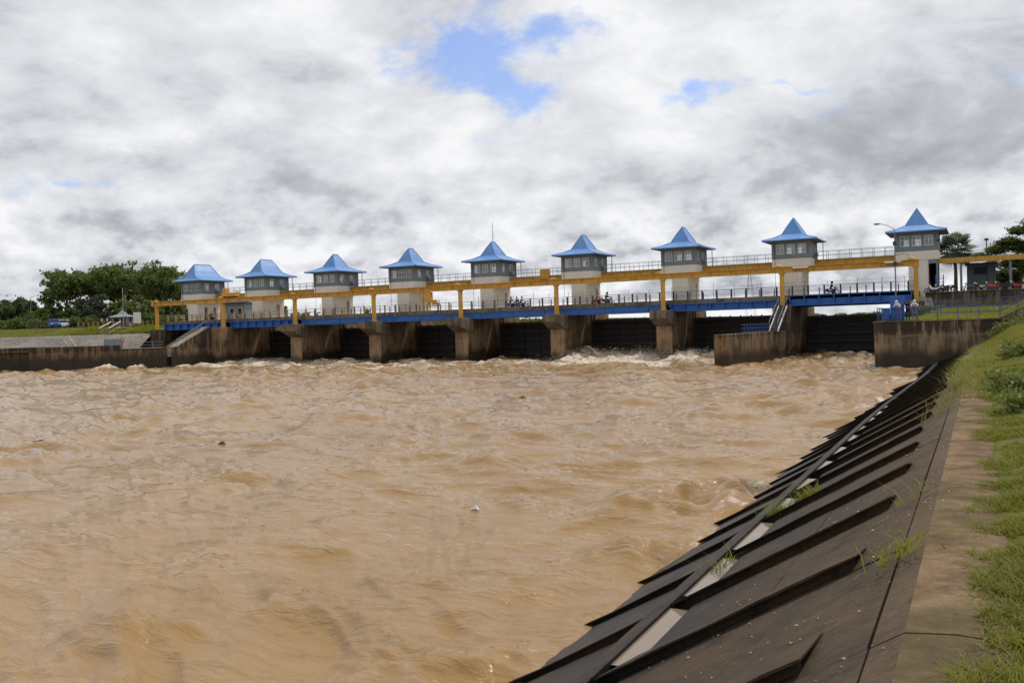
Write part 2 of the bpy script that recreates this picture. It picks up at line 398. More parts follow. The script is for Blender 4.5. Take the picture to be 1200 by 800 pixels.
def m_slope(name, light, mid, dark, rough=.55):
    """wet algae-dark concrete of the revetment, paler up the bank and with lime specks"""
    m, N, b = new_mat(name); p = N.pos(); x, y, z = N.sep(p)
    big = N.noise(p, .7, 7, .62); st = N.noise(N.scalev(p, (1.0, 1.3, 1.0)), 2.6, 8, .66, .4); fine = N.noise(p, 14, 8, .7)
    zz = N.math('ADD', z, N.math('MULTIPLY', N.math('SUBTRACT', N.math('ADD', N.math('MULTIPLY', big, .55), N.math('MULTIPLY', st, .45)), .5), 4.2))
    c = N.ramp(N.maprange(zz, .2, 2.7), [(0, dark), (.42, mid), (.72, tuple(a*.55+c_*.45 for a, c_ in zip(mid, light))), (1, light)])
    c = N.mix(N.math('MULTIPLY', N.maprange(fine, .4, .75), .5), c, tuple(v*.5 for v in mid))
    c = N.mix(N.math('MULTIPLY', N.maprange(N.noise(p, 1.1, 8, .7, .5), .50, .62), .55), c, tuple(a*f_ for a, f_ in zip(light, (.75, .62, .48))))
    c = N.mix(N.math('MULTIPLY', N.maprange(N.noise(p, 2.7, 8, .72), .54, .66), .6), c, tuple(v*.6 for v in dark))
    vor = N.n('ShaderNodeTexVoronoi', I0=N.scalev(p, (1.0, .6, 1.0)), i_Scale=26.0, i_Randomness=1.0)
    sp = N.math('MULTIPLY', N.maprange(vor.outputs['Distance'], .17, .05), N.maprange(N.noise(p, 2.2, 5, .65), .50, .66))
    sp = N.math('MULTIPLY', sp, N.maprange(z, .9, 1.9))
    c = N.mix(N.math('MULTIPLY', sp, .75), c, (.36, .30, .23))
    N.put(b.inputs['Base Color'], c)
    N.put(b.inputs['Roughness'], N.math('ADD', N.maprange(zz, .2, 2.2, rough-.17, .88), N.math('MULTIPLY', N.math('SUBTRACT', fine, .5), .25)))
    b.inputs['Specular IOR Level'].default_value = .22
    bump(N, b, N.math('ADD', fine, big), .55, .02); return m
M['slope'] = m_slope('algae_concrete', (.105, .070, .040), (.032, .024, .0165), (.012, .011, .010))
M['ribm'] = m_slope('algae_rib_concrete', (.090, .063, .039), (.027, .021, .0155), (.011, .0105, .010))
M['coping'] = m_slope('shaded_coping_concrete', (.12, .082, .048), (.055, .040, .025), (.04, .03, .02), .8)  # darker colour paints the shade on the coping's sloping edge
def m_path():
    m, N, b = new_mat('weathered_path'); p = N.pos(); x, y, z = N.sep(p)
    n1 = N.noise(p, 1.6, 9, .68, .4); n2 = N.noise(p, 6, 8, .7, .3); n3 = N.noise(p, 40, 5, .6); n4 = N.noise(p, .5, 4)
    c = N.ramp(N.math('ADD', N.math('MULTIPLY', n1, .6), N.math('MULTIPLY', n2, .4)), [(.36, (.060, .041, .024)), (.47, (.135, .090, .051)), (.55, (.225, .152, .086)), (.68, (.29, .205, .125))])
    c = N.mix(N.math('MULTIPLY', N.maprange(n3, .42, .62), .35), c, (.11, .08, .05))
    c = N.mix(N.math('MULTIPLY', N.maprange(N.math('ADD', n4, N.math('MULTIPLY', n2, .35)), .64, .76), .55), c, (.075, .066, .032))
    vor = N.n('ShaderNodeTexVoronoi', I0=p, i_Scale=38.0); sp = N.math('MULTIPLY', N.maprange(vor.outputs['Distance'], .2, .06), N.maprange(N.noise(p, 3, 4), .48, .6))
    c = N.mix(N.math('MULTIPLY', sp, .5), c, (.40, .33, .24))
    N.put(b.inputs['Base Color'], c); b.inputs['Roughness'].default_value = .95; b.inputs['Specular IOR Level'].default_value = .1
    bump(N, b, N.math('ADD', n2, N.math('MULTIPLY', n3, .5)), .9, .025); return m
M['path'] = m_path()
M['joint'] = m_flat('joint_dark', (.018, .015, .011), .9)

def m_water():
    m, N, b = new_mat('muddy_water'); p = N.pos(); x, y, z = N.sep(p)
    foam = N.n('ShaderNodeAttribute', attribute_name='foam').outputs['Fac']
    n1 = N.noise(N.scalev(p, (.10, .045, 0)), 1.0, 5, .6, .6); n2 = N.noise(N.scalev(p, (.9, .5, 1)), 1.0, 7, .62, .8)
    c = N.mix(N.maprange(n1, .35, .65), (.243, .1375, .042), (.286, .168, .059))
    c = N.mix(N.math('MULTIPLY', N.maprange(n2, .48, .72), .45), c, (.295, .186, .074))
    fn = N.noise(N.scalev(p, (2.2, 2.0, 2.0)), 1.0, 8, .7, .5); fn2 = N.noise(N.scalev(p, (.5, .9, .5)), 1.0, 6, .65, 1.0)
    ff = N.maprange(N.math('ADD', foam, N.math('ADD', N.math('MULTIPLY', N.math('SUBTRACT', fn, .5), 1.0), N.math('MULTIPLY', N.math('SUBTRACT', fn2, .5), .8))), .38, .85, 0, 1, True)
    fcol = N.mix(N.maprange(N.noise(N.scalev(p, (2.6, 1.6, 4.0)), 1.0, 8, .75, .8), .40, .56), (.27, .18, .095), (.74, .66, .55))  # brown tone paints shadows among the pale foam
    c = N.mix(N.math('MULTIPLY', ff, .9), c, fcol)
    N.put(b.inputs['Base Color'], c); N.put(b.inputs['Roughness'], N.maprange(ff, 0, 1, .035, .8))
    b.inputs['IOR'].default_value = 1.42; b.inputs['Specular IOR Level'].default_value = .5
    wr = N.n('ShaderNodeMapping', I0=p, i_Rotation=(0, 0, R(-18)), i_Scale=(.75, 1.9, 1)).outputs[0]
    w1 = N.noise(wr, 1.5, 7, .58, .7); w2 = N.noise(wr, 6.5, 6, .62, .8)
    hb = N.math('ADD', N.math('ADD', w1, N.math('MULTIPLY', w2, .17)), N.math('MULTIPLY', N.math('MULTIPLY', fn, ff), 1.8))
    bump(N, b, hb, .75, .12); return m
M['water'] = m_water()
def m_pool():
    m, N, b = new_mat('standing_water'); p = N.pos(); n = N.noise(p, 3, 4)
    N.put(b.inputs['Base Color'], N.mix(n, (.16, .12, .085), (.22, .17, .12))); b.inputs['Roughness'].default_value = .06
    b.inputs['IOR'].default_value = 1.33; bump(N, b, N.noise(p, 6, 3), .05, .01); return m
M['pool'] = m_pool()
M['spray'] = m_flat('spray_drops', (.70, .60, .47), .5)
# ------------------------------------------------------------------ river, bank and ground
XA = [-14, -6, 1.2, 5.37, 5.75, 7, 9, 12, 20, 60]; ZA = [-5, -3.6, 0, 2.40, 2.41, 2.52, 2.95, 3.5, 4.4, 5.5]
XB = [-14, -6, 2.0, 5.0, 6.4, 7.4, 9, 12, 20, 60]; ZBk = [-5, -3.2, 0, 1.25, 2.0, 2.85, 3.45, 3.9, 4.6, 5.5]
def bank(x, y):
    x = np.asarray(x, float); y = np.asarray(y, float)
    t = sst(-78, -32, y)
    return np.interp(x, XA, ZA)*(1-t)+np.interp(x, XB, ZBk)*t
def bz(x, y): return float(bank(x, y))

BAYS = [(-104+13*i, -91+13*i) for i in range(8)]
OPEN = {1: .5, 2: .25, 5: 1.0, 6: .8}           # lifted gates: bay -> how hard the water shoots out
def turb(x, y): return sst(-60, -4, y)
WAVES = []
for i in range(46):
    lam = .55*(9.0/.55)**(i/45.0); th = random.gauss(R(18), R(34)); WAVES.append((lam, th, random.uniform(0, 6.28), random.randint(0, 999)))
def water_h(x, y):
    r = np.hypot(x-CAM[0], y-CAM[1]); sp = r*.0062+.02
    wx = x+3.2*(fbm(x*.11, y*.11, 3, 5)-.5)*2+.7*(fbm(x*.5, y*.5, 2, 9)-.5); wy = y+3.2*(fbm(x*.11, y*.11, 3, 55)-.5)*2+.7*(fbm(x*.5, y*.5, 2, 19)-.5)
    h = np.zeros_like(x); T = turb(x, y)
    env = [fbm(x*.09+k*9, y*.07-k*5, 3, 40+k)for k in range(4)]
    for k, (lam, th, ph, sd) in enumerate(WAVES):
        vis = sst(1.6, 3.6, lam/sp)
        w = 2*math.pi/lam; s = np.sin((wx*math.sin(th)+wy*math.cos(th))*w+ph)
        s = 1-2*np.abs(s)**.8 if k % 3 == 0 else s
        h += .0105*lam**.80*s*vis*np.clip((env[k % 4]-.30)*3.6, 0.12, 2.0)
    tu = fbm(x*.34, y*.42, 5, 77, .58)-.5; rd = 1-np.abs(2*fbm(wx*.22, wy*.36, 4, 91, .55)-1)
    h = h*(.62+.38*sst(-88, -55, y))*(1+.5*T)+T*(.75*tu+.55*(rd-.72))+.10*(rd-.72)*(1-T)
    # boils along the revetment
    for bx, by, s_, a in ((-.3, -81.5, 1.4, .42), (.9, -80.4, 1.0, .5), (.9, -86.0, 1.2, .26), (1.2, -57, 1.8, .85), (1.6, -41, 2.0, .4), (-.3, -92, 1.8, .16), (1.2, -70, 1.3, .22)):
        g = np.exp(-((x-bx)**2+((y-by)*.8)**2)/s_**2); h += a*g*(.35+1.9*(fbm(x*1.0, y*1.2, 3, 120, .5)-.38))
    # rough water shooting out below the lifted gates
    for b, amt in OPEN.items():
        x0, x1 = BAYS[b]; m = sst(x0+.4, x0+1.6, x)*sst(x1-.4, x1-1.6, x)
        left = sst(x0+5.5, x0+1.2, x)
        h += m*amt*sst(-7, 2.5, y)*(.25+.75*left*sst(-1, 6, y)+.5*(fbm(x*1.9, y*1.9, 3, 260+b, .6)-.5)+.7*(fbm(x*.7, y*.7, 4, 200+b, .6)-.5)*(1+sst(-8, 1, y)))
        for cx, cy, s_, a in ((x0+3.2, -1.6, 1.5, 1.15), (x0+11.2, -1.2, 1.2, .9), (x0+7.5, -2.5, 1.6, .5)):
            g = np.exp(-((x-cx)**2+(y-cy)**2)/s_**2); h += amt*a*g*(.1+1.7*(fbm(x*1.6, y*1.6, 4, 230+b, .65)-.3))
    h += .25*sst(-20, 0, y)*sst(-70, -95, x)
    h += sst(4, 10, y)*(-.3)*0
    return h
def water_foam(x, y, h):
    f = sst(-24, -4, y)*.74*(.15+1.6*np.clip(fbm(x*.16, y*.3, 4, 320)-.12, 0, 1))*(.78+.22*sst(-45, -32, x))*(.45+.55*sst(-6, -19, x))*(1-.75*sst(.5, 3.5, y))
    f += .20*sst(-42, -12, y)
    f += sst(.18, .55, h)*.45*sst(-50, -14, y)
    for bx, by, s_, a in ((-.6, -82.2, 1.3, .26), (.8, -80.6, 1.0, .34), (1.2, -86.0, 1.2, .34), (1.4, -58, 2.0, .45), (1.6, -41, 2.0, .4), (1.1, -24, 2.5, .5), (-1.2, -24.5, 2.0, .3)):
        f += 1.25*a*np.exp(-((x-bx)**2+(y-by)**2)/s_**2)*(.4+1.2*fbm(x*2.2, y*2.2, 4, 305))
    f += .22*np.exp(-((x-1.3)/.5)**2)*sst(.42, .7, fbm(x*.8, y*.5, 3, 300))
    f += .3*sst(.60, .74, fbm(x*.13, y*.16, 4, 310))*sst(-75, -35, y)
    return f
nr, na = 640, 820
rr = 4.2*(165/4.2)**(np.arange(nr)/(nr-1)); aa = np.radians(np.linspace(-84, 26, na))
RR, AA = np.meshgrid(rr, aa, indexing='ij')
WX = CAM[0]+RR*np.sin(AA); WY = CAM[1]+RR*np.cos(AA)
WH = water_h(WX, WY); FO = water_foam(WX, WY, WH)
ii = np.arange(nr*na).reshape(nr, na)
F4 = np.stack([ii[:-1, :-1], ii[:-1, 1:], ii[1:, 1:], ii[1:, :-1]], -1).reshape(-1, 4)
cx_ = WX.ravel()[F4].mean(1); cy_ = WY.ravel()[F4].mean(1)
keep = (cy_ < 9.3) & (cx_ < 4.5) & ~((cx_ < -92.5) & (cy_ > -4))
F4 = F4[keep][:, ::-1]
river = np_mesh('river_water', np.stack([WX, WY, WH], -1).reshape(-1, 3), F4, M['water'])
at_ = river.data.attributes.new('foam', 'FLOAT', 'POINT'); at_.data.foreach_set('value', FO.ravel().astype(np.float32))
tag(river, 'brown muddy river in spate running down from the barrage', kind='structure')
res = MB().box(-400, 60, 9.6, 700, -5, 3.8).build('reservoir_water', M['water']); tag(res, kind='structure')
bed = MB().box(-400, 40, -300, 9.5, -6, -5.2).build('river_bed', M['pier']); tag(bed, kind='structure')

# grassy bank top on the right
gx = np.concatenate([np.linspace(5.66, 9.5, 60), np.linspace(9.7, 60, 40)]); gy = np.concatenate([np.linspace(-140, -102, 20), np.linspace(-101.5, -80, 150), np.linspace(-79.7, -23.4, 130)])
GY, GX = np.meshgrid(gy, gx, indexing='ij')
GZ = bank(GX, GY)+.10*(fbm(GX*.7, GY*.7, 4, 3)-.45)*sst(5.7, 6.4, GX)+.06*(fbm(GX*3, GY*3, 3, 4)-.5)-.03*sst(6.2, 5.66, GX)
# little washed-out gaps where soil shows between the turf and the coping
ii = np.arange(GX.size).reshape(GX.shape)
F4 = np.stack([ii[:-1, :-1], ii[:-1, 1:], ii[1:, 1:], ii[1:, :-1]], -1).reshape(-1, 4)
bankg = np_mesh('grass_bank', np.stack([GX, GY, GZ], -1).reshape(-1, 3), F4, M['ground']); tag(bankg, kind='structure')

# revetment: slabs, ribs, ledge beam, coping - pieces of the setting
rev = bpy.data.objects.new('revetment', None); COL.objects.link(rev); tag(rev, kind='structure')
def patch(mb, x0, x1, y0, y1, up, thick=.25, nx=1, jit=0.0):
    """slab lying on the bank profile, its top lifted by up"""
    xs = [x0+(x1-x0)*i/nx for i in range(nx+1)]
    j = [random.uniform(-jit, jit) for _ in range(4)]
    for a, b in zip(xs[:-1], xs[1:]):
        tp = [(a, y0), (b, y0), (b, y1), (a, y1)]; wob = lambda p: 0.0 if thick > .3 or jit else .012*(float(vnoise(np.array(p[0]*5.1), np.array(p[1]*3.3), 7))-.5)
        wy = lambda p: 0.0 if thick > .3 or jit else .022*(float(vnoise(np.array(p[0]*4.3+9), np.array(p[1]*3.3), 8))-.5)
        mb.hexa([(p[0], p[1]+wy(p), bz(*p)+up-thick) for p in tp]+[(p[0], p[1]+wy(p), bz(*p)+up+j[k]+wob(p)) for k, p in enumerate(tp)])
    return mb
def wedge(mb, x0, x1, y0, y1, up0, up1, thick, nx):
    xs_ = [x0+(x1-x0)*i/nx for i in range(nx+1)]; nz = lambda x, y, s, a: a*(float(vnoise(np.array(x*5.1), np.array(y*3.3), s))-.5)
    for a, b in zip(xs_[:-1], xs_[1:]):
        tp = [(a, y0, up0), (b, y0, up0), (b, y1, up1), (a, y1, up1)]
        mb.hexa([(x, y+nz(x, y, 8, .022)*(y == y0), bz(x, y)+max(u-thick, -.05)) for x, y, u in tp]+[(x, y+nz(x, y, 8, .022)*(y == y0), bz(x, y)+u+nz(x, y, 7, .012)*(y == y0)) for x, y, u in tp])
    return mb
under = MB()
for k in range(-6, 34):
    patch(under, -2, 5.5, -96.4+2.2*k, -96.4+2.2*(k+1), -.11, .4, 20)
under.build('bedding', M['joint'], rev)
for k in range(-5, 33):
    y0 = -96.4+2.2*k; y1 = y0+2.2
    if y1 > -23.6: break
    patch(MB(), 3.06, 5.202+random.uniform(-.009, .006), y0+.01, y1-.012, .0, .2, 2, .006).build('slab', M['slope'], rev)
    patch(MB(), -2.0, 2.53, y0+.012, y1-.01, .0, .2, 2, .006).build('slab', M['slope'], rev)
    patch(MB(), 2.54, 2.82, y0+.006, y1-.006, .13, .4, 1).build('ledge_beam', M['ribm'], rev, bevel=.012)
    hr = random.uniform(.095, .12); x_top = 4.9+random.uniform(-.06, .06)
    w_ = .36+random.uniform(-.03, .04); rb = MB(); patch(rb, 2.83, x_top-.02, y0+.11, y0+.14, hr-.018, hr+.05, 2); wedge(rb, 2.83, x_top, y0, y0+.75, hr, .004, .017, 12); rb.build('rib', M['slope'], rev)
    rb = MB(); patch(rb, .2, 2.53, y0+.13, y0+.16, hr*.95-.018, hr+.05, 2); wedge(rb, .2, 2.53, y0+.02, y0+.75, hr*.95, .004, .017, 8); rb.build('rib', M['slope'], rev)
    if random.random() < .86 or k < 8:       # rain water standing behind the ledge
        zt = bz(2.83, (y0+y1)/2)+.085; xe = 3.03; ya = y0+.42+random.uniform(0, .5)*(k > 3); yb_ = y1-.05-random.uniform(0, .5)*(k > 3)
        MB().add([(2.825, ya, zt), (xe, ya, zt), (xe, yb_, zt), (2.825, yb_, zt)], [(0, 1, 2, 3)]).build('standing_water', M['pool'], rev)
    if k % 2 == 0:
        cp_ = MB(); ce_ = MB(); y2 = y0+4.4
        for a, b, ua, ub in ((5.213, 5.37, -.005, .0), (5.37, 5.60, .0, .012), (5.60, 5.86, .012, -.02)):
            (ce_ if a < 5.3 else cp_).hexa([(a, y0+.012, bz(a, y0)-.3), (b, y0+.012, bz(b, y0)-.3), (b, y2-.012, bz(b, y2)-.3), (a, y2-.012, bz(a, y2)-.3),
                      (a, y0+.012, bz(a, y0)+ua), (b, y0+.012, bz(b, y0)+ub), (b, y2-.012, bz(b, y2)+ub), (a, y2-.012, bz(a, y2)+ua)])
        cp_.build('coping_slab', M['path'], rev); ce_.build('coping_edge', M['coping'], rev)  # lit flat against shaded edge is put in by two colours

# left bank: wall line, terrace, stone slope, grass, road
WL = [(-92.4, -2.2), (-93.2, -8.6), (-112, -15.5), (-113.4, -12.8), (-175, -40)]
lw = thing('training_wall', (WL[2][0], WL[2][1], 0), 'long stained concrete river wall at far left bank, dark and wet at its foot', 'wall')
o_ = (WL[2][0], WL[2][1], 0)
TOPZ = [2.75, 2.78, 3.25, 3.3, 3.3]
for k in range(4):
    (xa, ya), (xb, yb_) = WL[k], WL[k+1]
    if k == 1:   # in two lifts: a lower terrace by the pier and a stepped coping
        xm, ym = xa+(xb-xa)*.34, ya+(yb_-ya)*.34
        segs = [(xa, ya, xm, ym, 2.75), (xm, ym, xb, yb_, 3.25)]
    else: segs = [(xa, ya, xb, yb_, TOPZ[k+1])]
    for a0, b0, a1, b1, zt in segs:
        n = max(1, int(math.hypot(a1-a0, b1-b0)/4.5)); nx_, ny_ = (b1-b0), -(a1-a0); L = math.hypot(nx_, ny_); nx_ /= L; ny_ /= L
        if ny_ < 0: nx_, ny_ = -nx_, -ny_
        if k in (0,): nx_, ny_ = -abs(nx_), ny_
        for j in range(n):
            p = (a0+(a1-a0)*j/n, b0+(b1-b0)*j/n); q = (a0+(a1-a0)*(j+1)/n-(a1-a0)/L*.02, b0+(b1-b0)*(j+1)/n-(b1-b0)/L*.02)
            zj = zt+random.uniform(-.03, .03); ins = random.uniform(0, .04); th = .9
            P4 = [(p[0]+nx_*ins, p[1]+ny_*ins), (q[0]+nx_*ins, q[1]+ny_*ins), (q[0]+nx_*th, q[1]+ny_*th), (p[0]+nx_*th, p[1]+ny_*th)]
            MB().hexa([(x, y, -3) for x, y in P4]+[(x, y, zj) for x, y in P4]).build('wall_panel', M['leftwall'], lw, o_, .03)
# terrace slab behind the wall, stone slope above it, grass and road beyond: one folded ground sheet
def left_z(s): return float(np.interp(s, [0, .8, 2.6, 7.2, 7.8, 10.5, 16, 17, 24, 400], [2.70, 2.70, 2.72, 4.75, 4.85, 5.35, 6.05, 6.15, 6.2, 6.4]))
S0 = [(-104.9, -4.2), (-112.5, -14.2), (-175, -39)]
def left_pt(u, s):   # u along the wall, s inland
    if u < 1: x = S0[0][0]+(S0[1][0]-S0[0][0])*u; y = S0[0][1]+(S0[1][1]-S0[0][1])*u
    else: x = S0[1][0]+(S0[2][0]-S0[1][0])*(u-1); y = S0[1][1]+(S0[2][1]-S0[1][1])*(u-1)
    return (x-.40*s, y+.92*s)
def left_sheet(name, s0, s1, ns, mat, nu=40, lift=0.0):
    mb = MB(); us = [2.0*i/nu for i in range(nu+1)]
    V = [(*left_pt(u, s0+(s1-s0)*j/ns), left_z(s0+(s1-s0)*j/ns)+lift) for u in us for j in range(ns+1)]
    F = [(i*(ns+1)+j, (i+1)*(ns+1)+j, (i+1)*(ns+1)+j+1, i*(ns+1)+j+1) for i in range(nu) for j in range(ns)]
    o = mb.add(V, F).build(name, mat); return tag(o, kind='structure')
left_sheet('wall_terrace', .3, 2.6, 2, M['conc'])
revl = left_sheet('stone_slope', 2.6, 7.8, 6, M['revet'])
left_sheet('grass_verge', 7.8, 16.0, 6, M['ground'])
left_sheet('left_road', 16.0, 26.0, 3, M['asph'])
left_sheet('left_ground', 26.0, 330.0, 12, M['ground'])
lg = MB().box(-400, -104.95, 12, 400, -1, 6.19).build('left_land', M['ground']); tag(lg, kind='structure')
rg = MB().box(.9, 400, 14.5, 500, -1, 5.95).build('right_land', M['ground']); tag(rg, kind='structure')

# ------------------------------------------------------------------ piers
PX = [-104+13*i for i in range(9)]
ORD = ['first', 'second', 'third', 'fourth', 'fifth', 'sixth', 'seventh', 'eighth', 'ninth']
def pier(i, y0, label, body_mat=None, cap=True, group='river piers of the barrage'):
    X = PX[i]; o = (X, y0, 0); t = thing('concrete_pier', o, label, 'pier', group); bmz = body_mat or M['pier']
    MB().box(X-.87, X+.87, y0, 8.6, -3, 5.30).build('pier_body', bmz, t, o, .05)
    if cap: MB().box(X-.885, X+.885, y0-.07, y0+.16, -3, 3.61).build('nose_facing', M['nose'], t, o, .03)
    MB().box(X-.55, X+.55, 8.62, 9.78, -3, 5.25).build('gate_slot', M['pier'], t, o)
    MB().box(X-1.0, X+1.0, 9.80, 14.5, -3, 5.28).build('tower_footing', M['pier'], t, o, .04)
    MB().box(X-.45, X+.45, 7.6, 8.55, 5.302, 5.62).build('bearing_block', M['piercap'], t, o, .02)
    for sgn in (-1, 1): MB().box(X+sgn*.87-.14, X+sgn*.87+.14, 8.62, 8.95, .4, 6.0).build('gate_guide', M['darksteel'], t, o)
    if cap:
        MB().prism([(y0-2.0, 5.345), (y0-2.0, 4.45), (y0-.25, 3.66), (y0-.02, 3.62), (y0+1.9, 3.62), (y0+1.9, 5.345)], 'x', X-1.02, X+1.02).build('pier_cap', M['piercap'], t, o, .05)
    return t
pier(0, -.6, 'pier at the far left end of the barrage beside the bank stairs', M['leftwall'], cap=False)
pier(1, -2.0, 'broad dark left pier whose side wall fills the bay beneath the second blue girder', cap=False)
pl = ['narrow river pier under the third yellow post from the left', 'river pier under the fourth yellow post from the left, below the hanging yellow hoist',
      'tan-nosed river pier in mid barrage, below the tower with the aerial mast', 'river pier to the left of the foaming gate, sixth yellow post above it',
      'river pier to the right of the foaming gate, nearest the low wing wall']
for k in range(2, 7): pier(k, 0.0, pl[k-2])
p8 = pier(7, -1.1, 'tall pier with steel stair at the root of the low wing wall', M['wing'], cap=False)
pier(8, -2.6, 'pier under the last yellow post on the right, behind the abutment', M['abut'], cap=False)

# low wing wall running downstream from the eighth pier
t = thing('wing_wall', (-14.3, -9.5, 0), 'low stained concrete wall running into the river from the eighth pier', 'wall'); o = (-14.3, -9.5, 0)
wa, wb = (-13.0, -1.12), (-15.15, -18.0)
for j in range(3):
    s0, s1 = (0, .34, .70)[j], (.338, .698, 1.0)[j]; pa = [(wa[0]+(wb[0]-wa[0])*s, wa[1]+(wb[1]-wa[1])*s) for s in (s0, s1)]
    hw = .62+.01*j
    MB().hexa([(pa[1][0]-hw, pa[1][1], -3), (pa[1][0]+hw, pa[1][1], -3), (pa[0][0]+hw, pa[0][1], -3), (pa[0][0]-hw, pa[0][1], -3),
               (pa[1][0]-hw, pa[1][1], 2.74), (pa[1][0]+hw, pa[1][1], 2.74), (pa[0][0]+hw, pa[0][1], 2.75), (pa[0][0]-hw, pa[0][1], 2.75)]).build('wall_section', M['wing'], t, o, .04)
def railing(name, pts, h, label, mat, cat='railing', rails=(1.0, .5), spacing=1.3, r=.03, group=None, infill=False, post_r=None):
    o = pts[0]; t = thing(name, o, label, cat, group)
    for a, b in zip(pts[:-1], pts[1:]):
        a = Vector(a); b = Vector(b); n = max(1, round((b-a).length/spacing))
        for k in range(n+1):
            if k == 0 and a is not Vector(pts[0]) and tuple(a) != tuple(map(float, pts[0])): continue
            p = a.lerp(b, k/n); MB().tube([p, p+Vector((0, 0, h))], post_r or r*1.15, 6).build('railing_post', mat, t, o)
        for f in rails: MB().tube([a+Vector((0, 0, h*f)), b+Vector((0, 0, h*f))], r, 6).build('rail', mat, t, o)
        if infill:
            m_ = MB(); n2 = int((b-a).length/.28)
            for k in range(1, n2): p = a.lerp(b, k/n2); m_.tube([p+Vector((0, 0, h*rails[-1])), p+Vector((0, 0, h))], .012, 4)
            m_.build('balusters', mat, t, o)
    return t
wl = lambda s, dx=0: (wa[0]+(wb[0]-wa[0])*s+dx, wa[1]+(wb[1]-wa[1])*s, 2.75)
railing('railing', [wl(.62, -.4), wl(.14, -.4)], .78, 'short blue-grey railing on top of the low wing wall', M['bluerail'], rails=(1.0, .55, .12), spacing=.8, r=.028)
st = thing('steel_stair', (-12.75, -5.2, 2.75), 'steep steel stair with pale stringers climbing the eighth pier from the wing wall', 'stair')
sa, sb = Vector((-13.0, -5.2, 2.76)), Vector((-12.75, -1.2, 5.3))
for dx in (-.42, .42):
    MB().bar(sa+Vector((dx, 0, 0)), sb+Vector((dx, 0, 0)), .07, .2).build('stringer', M['white'], st, sa if False else (-12.75, -5.2, 2.75))
    MB().tube([sa+Vector((dx, 0, .9)), sb+Vector((dx, 0, .9))], .03, 6).build('handrail', M['greyrail'], st, (-12.75, -5.2, 2.75))
    for f in (0.02, .5, .98):
        p = sa.lerp(sb, f)+Vector((dx, 0, 0)); MB().tube([p, p+Vector((0, 0, .9))], .026, 6).build('handrail_post', M['greyrail'], st, (-12.75, -5.2, 2.75))
for k in range(12):
    p = sa.lerp(sb, (k+.5)/12); MB().box(p.x-.4, p.x+.4, p.y-.12, p.y+.12, p.z, p.z+.04).build('tread', M['greyrail'], st, (-12.75, -5.2, 2.75))
pf = thing('pier_plinth', (-13.0, -1.2, 5.3), 'concrete block at the head of the steel stair', 'plinth')
MB().box(-13.86, -12.14, -1.1, -.3, 5.305, 5.40).build('plinth_slab', M['piercap'], pf, (-13.0, -1.2, 5.3), .02)

# ------------------------------------------------------------------ sluice gates
gl = ['leftmost dark sluice gate, half hidden by the broad left pier', 'second dark sluice gate from the left', 'third dark sluice gate from the left, below the hanging hoist',
      'dark sluice gate in the bay below the tower with the mast', 'ribbed dark sluice gate with brown water bursting out below it', 'dark sluice gate behind the low wing wall', 'tall closed dark sluice gate between stair pier and right abutment']
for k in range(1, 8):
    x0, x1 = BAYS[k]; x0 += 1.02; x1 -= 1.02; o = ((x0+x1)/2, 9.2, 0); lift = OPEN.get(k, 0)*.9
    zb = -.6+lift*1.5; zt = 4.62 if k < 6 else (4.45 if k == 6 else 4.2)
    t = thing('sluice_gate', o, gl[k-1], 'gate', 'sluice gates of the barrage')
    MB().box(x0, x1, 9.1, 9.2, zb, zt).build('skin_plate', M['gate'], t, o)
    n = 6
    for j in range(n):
        z = zb+.12+(zt-zb-.3)*j/(n-1); MB().box(x0+.05, x1-.05, 8.55, 9.095, z-.03, z+.03).build('girder_rib', M['gate'], t, o); MB().box(x0+.05, x1-.05, 8.50, 8.548, z-.09, z+.09).build('lit_rib_edge', M['darksteel'], t, o)  # paler lip added to paint the light caught along each rib
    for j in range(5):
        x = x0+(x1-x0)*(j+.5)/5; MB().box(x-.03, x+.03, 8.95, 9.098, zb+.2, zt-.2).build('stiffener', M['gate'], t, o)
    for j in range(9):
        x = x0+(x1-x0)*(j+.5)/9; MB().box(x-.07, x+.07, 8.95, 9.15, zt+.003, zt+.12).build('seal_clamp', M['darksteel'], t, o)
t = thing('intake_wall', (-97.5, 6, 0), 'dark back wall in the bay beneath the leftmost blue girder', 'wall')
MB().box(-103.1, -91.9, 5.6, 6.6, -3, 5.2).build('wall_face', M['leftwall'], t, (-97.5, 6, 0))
for j, xx in enumerate((-101.2, -97.6, -94.2)): MB().box(xx-.7, xx+.7, 5.0, 5.58, -3, 5.1).build('buttress', M['leftwall'], t, (-97.5, 6, 0), .03)
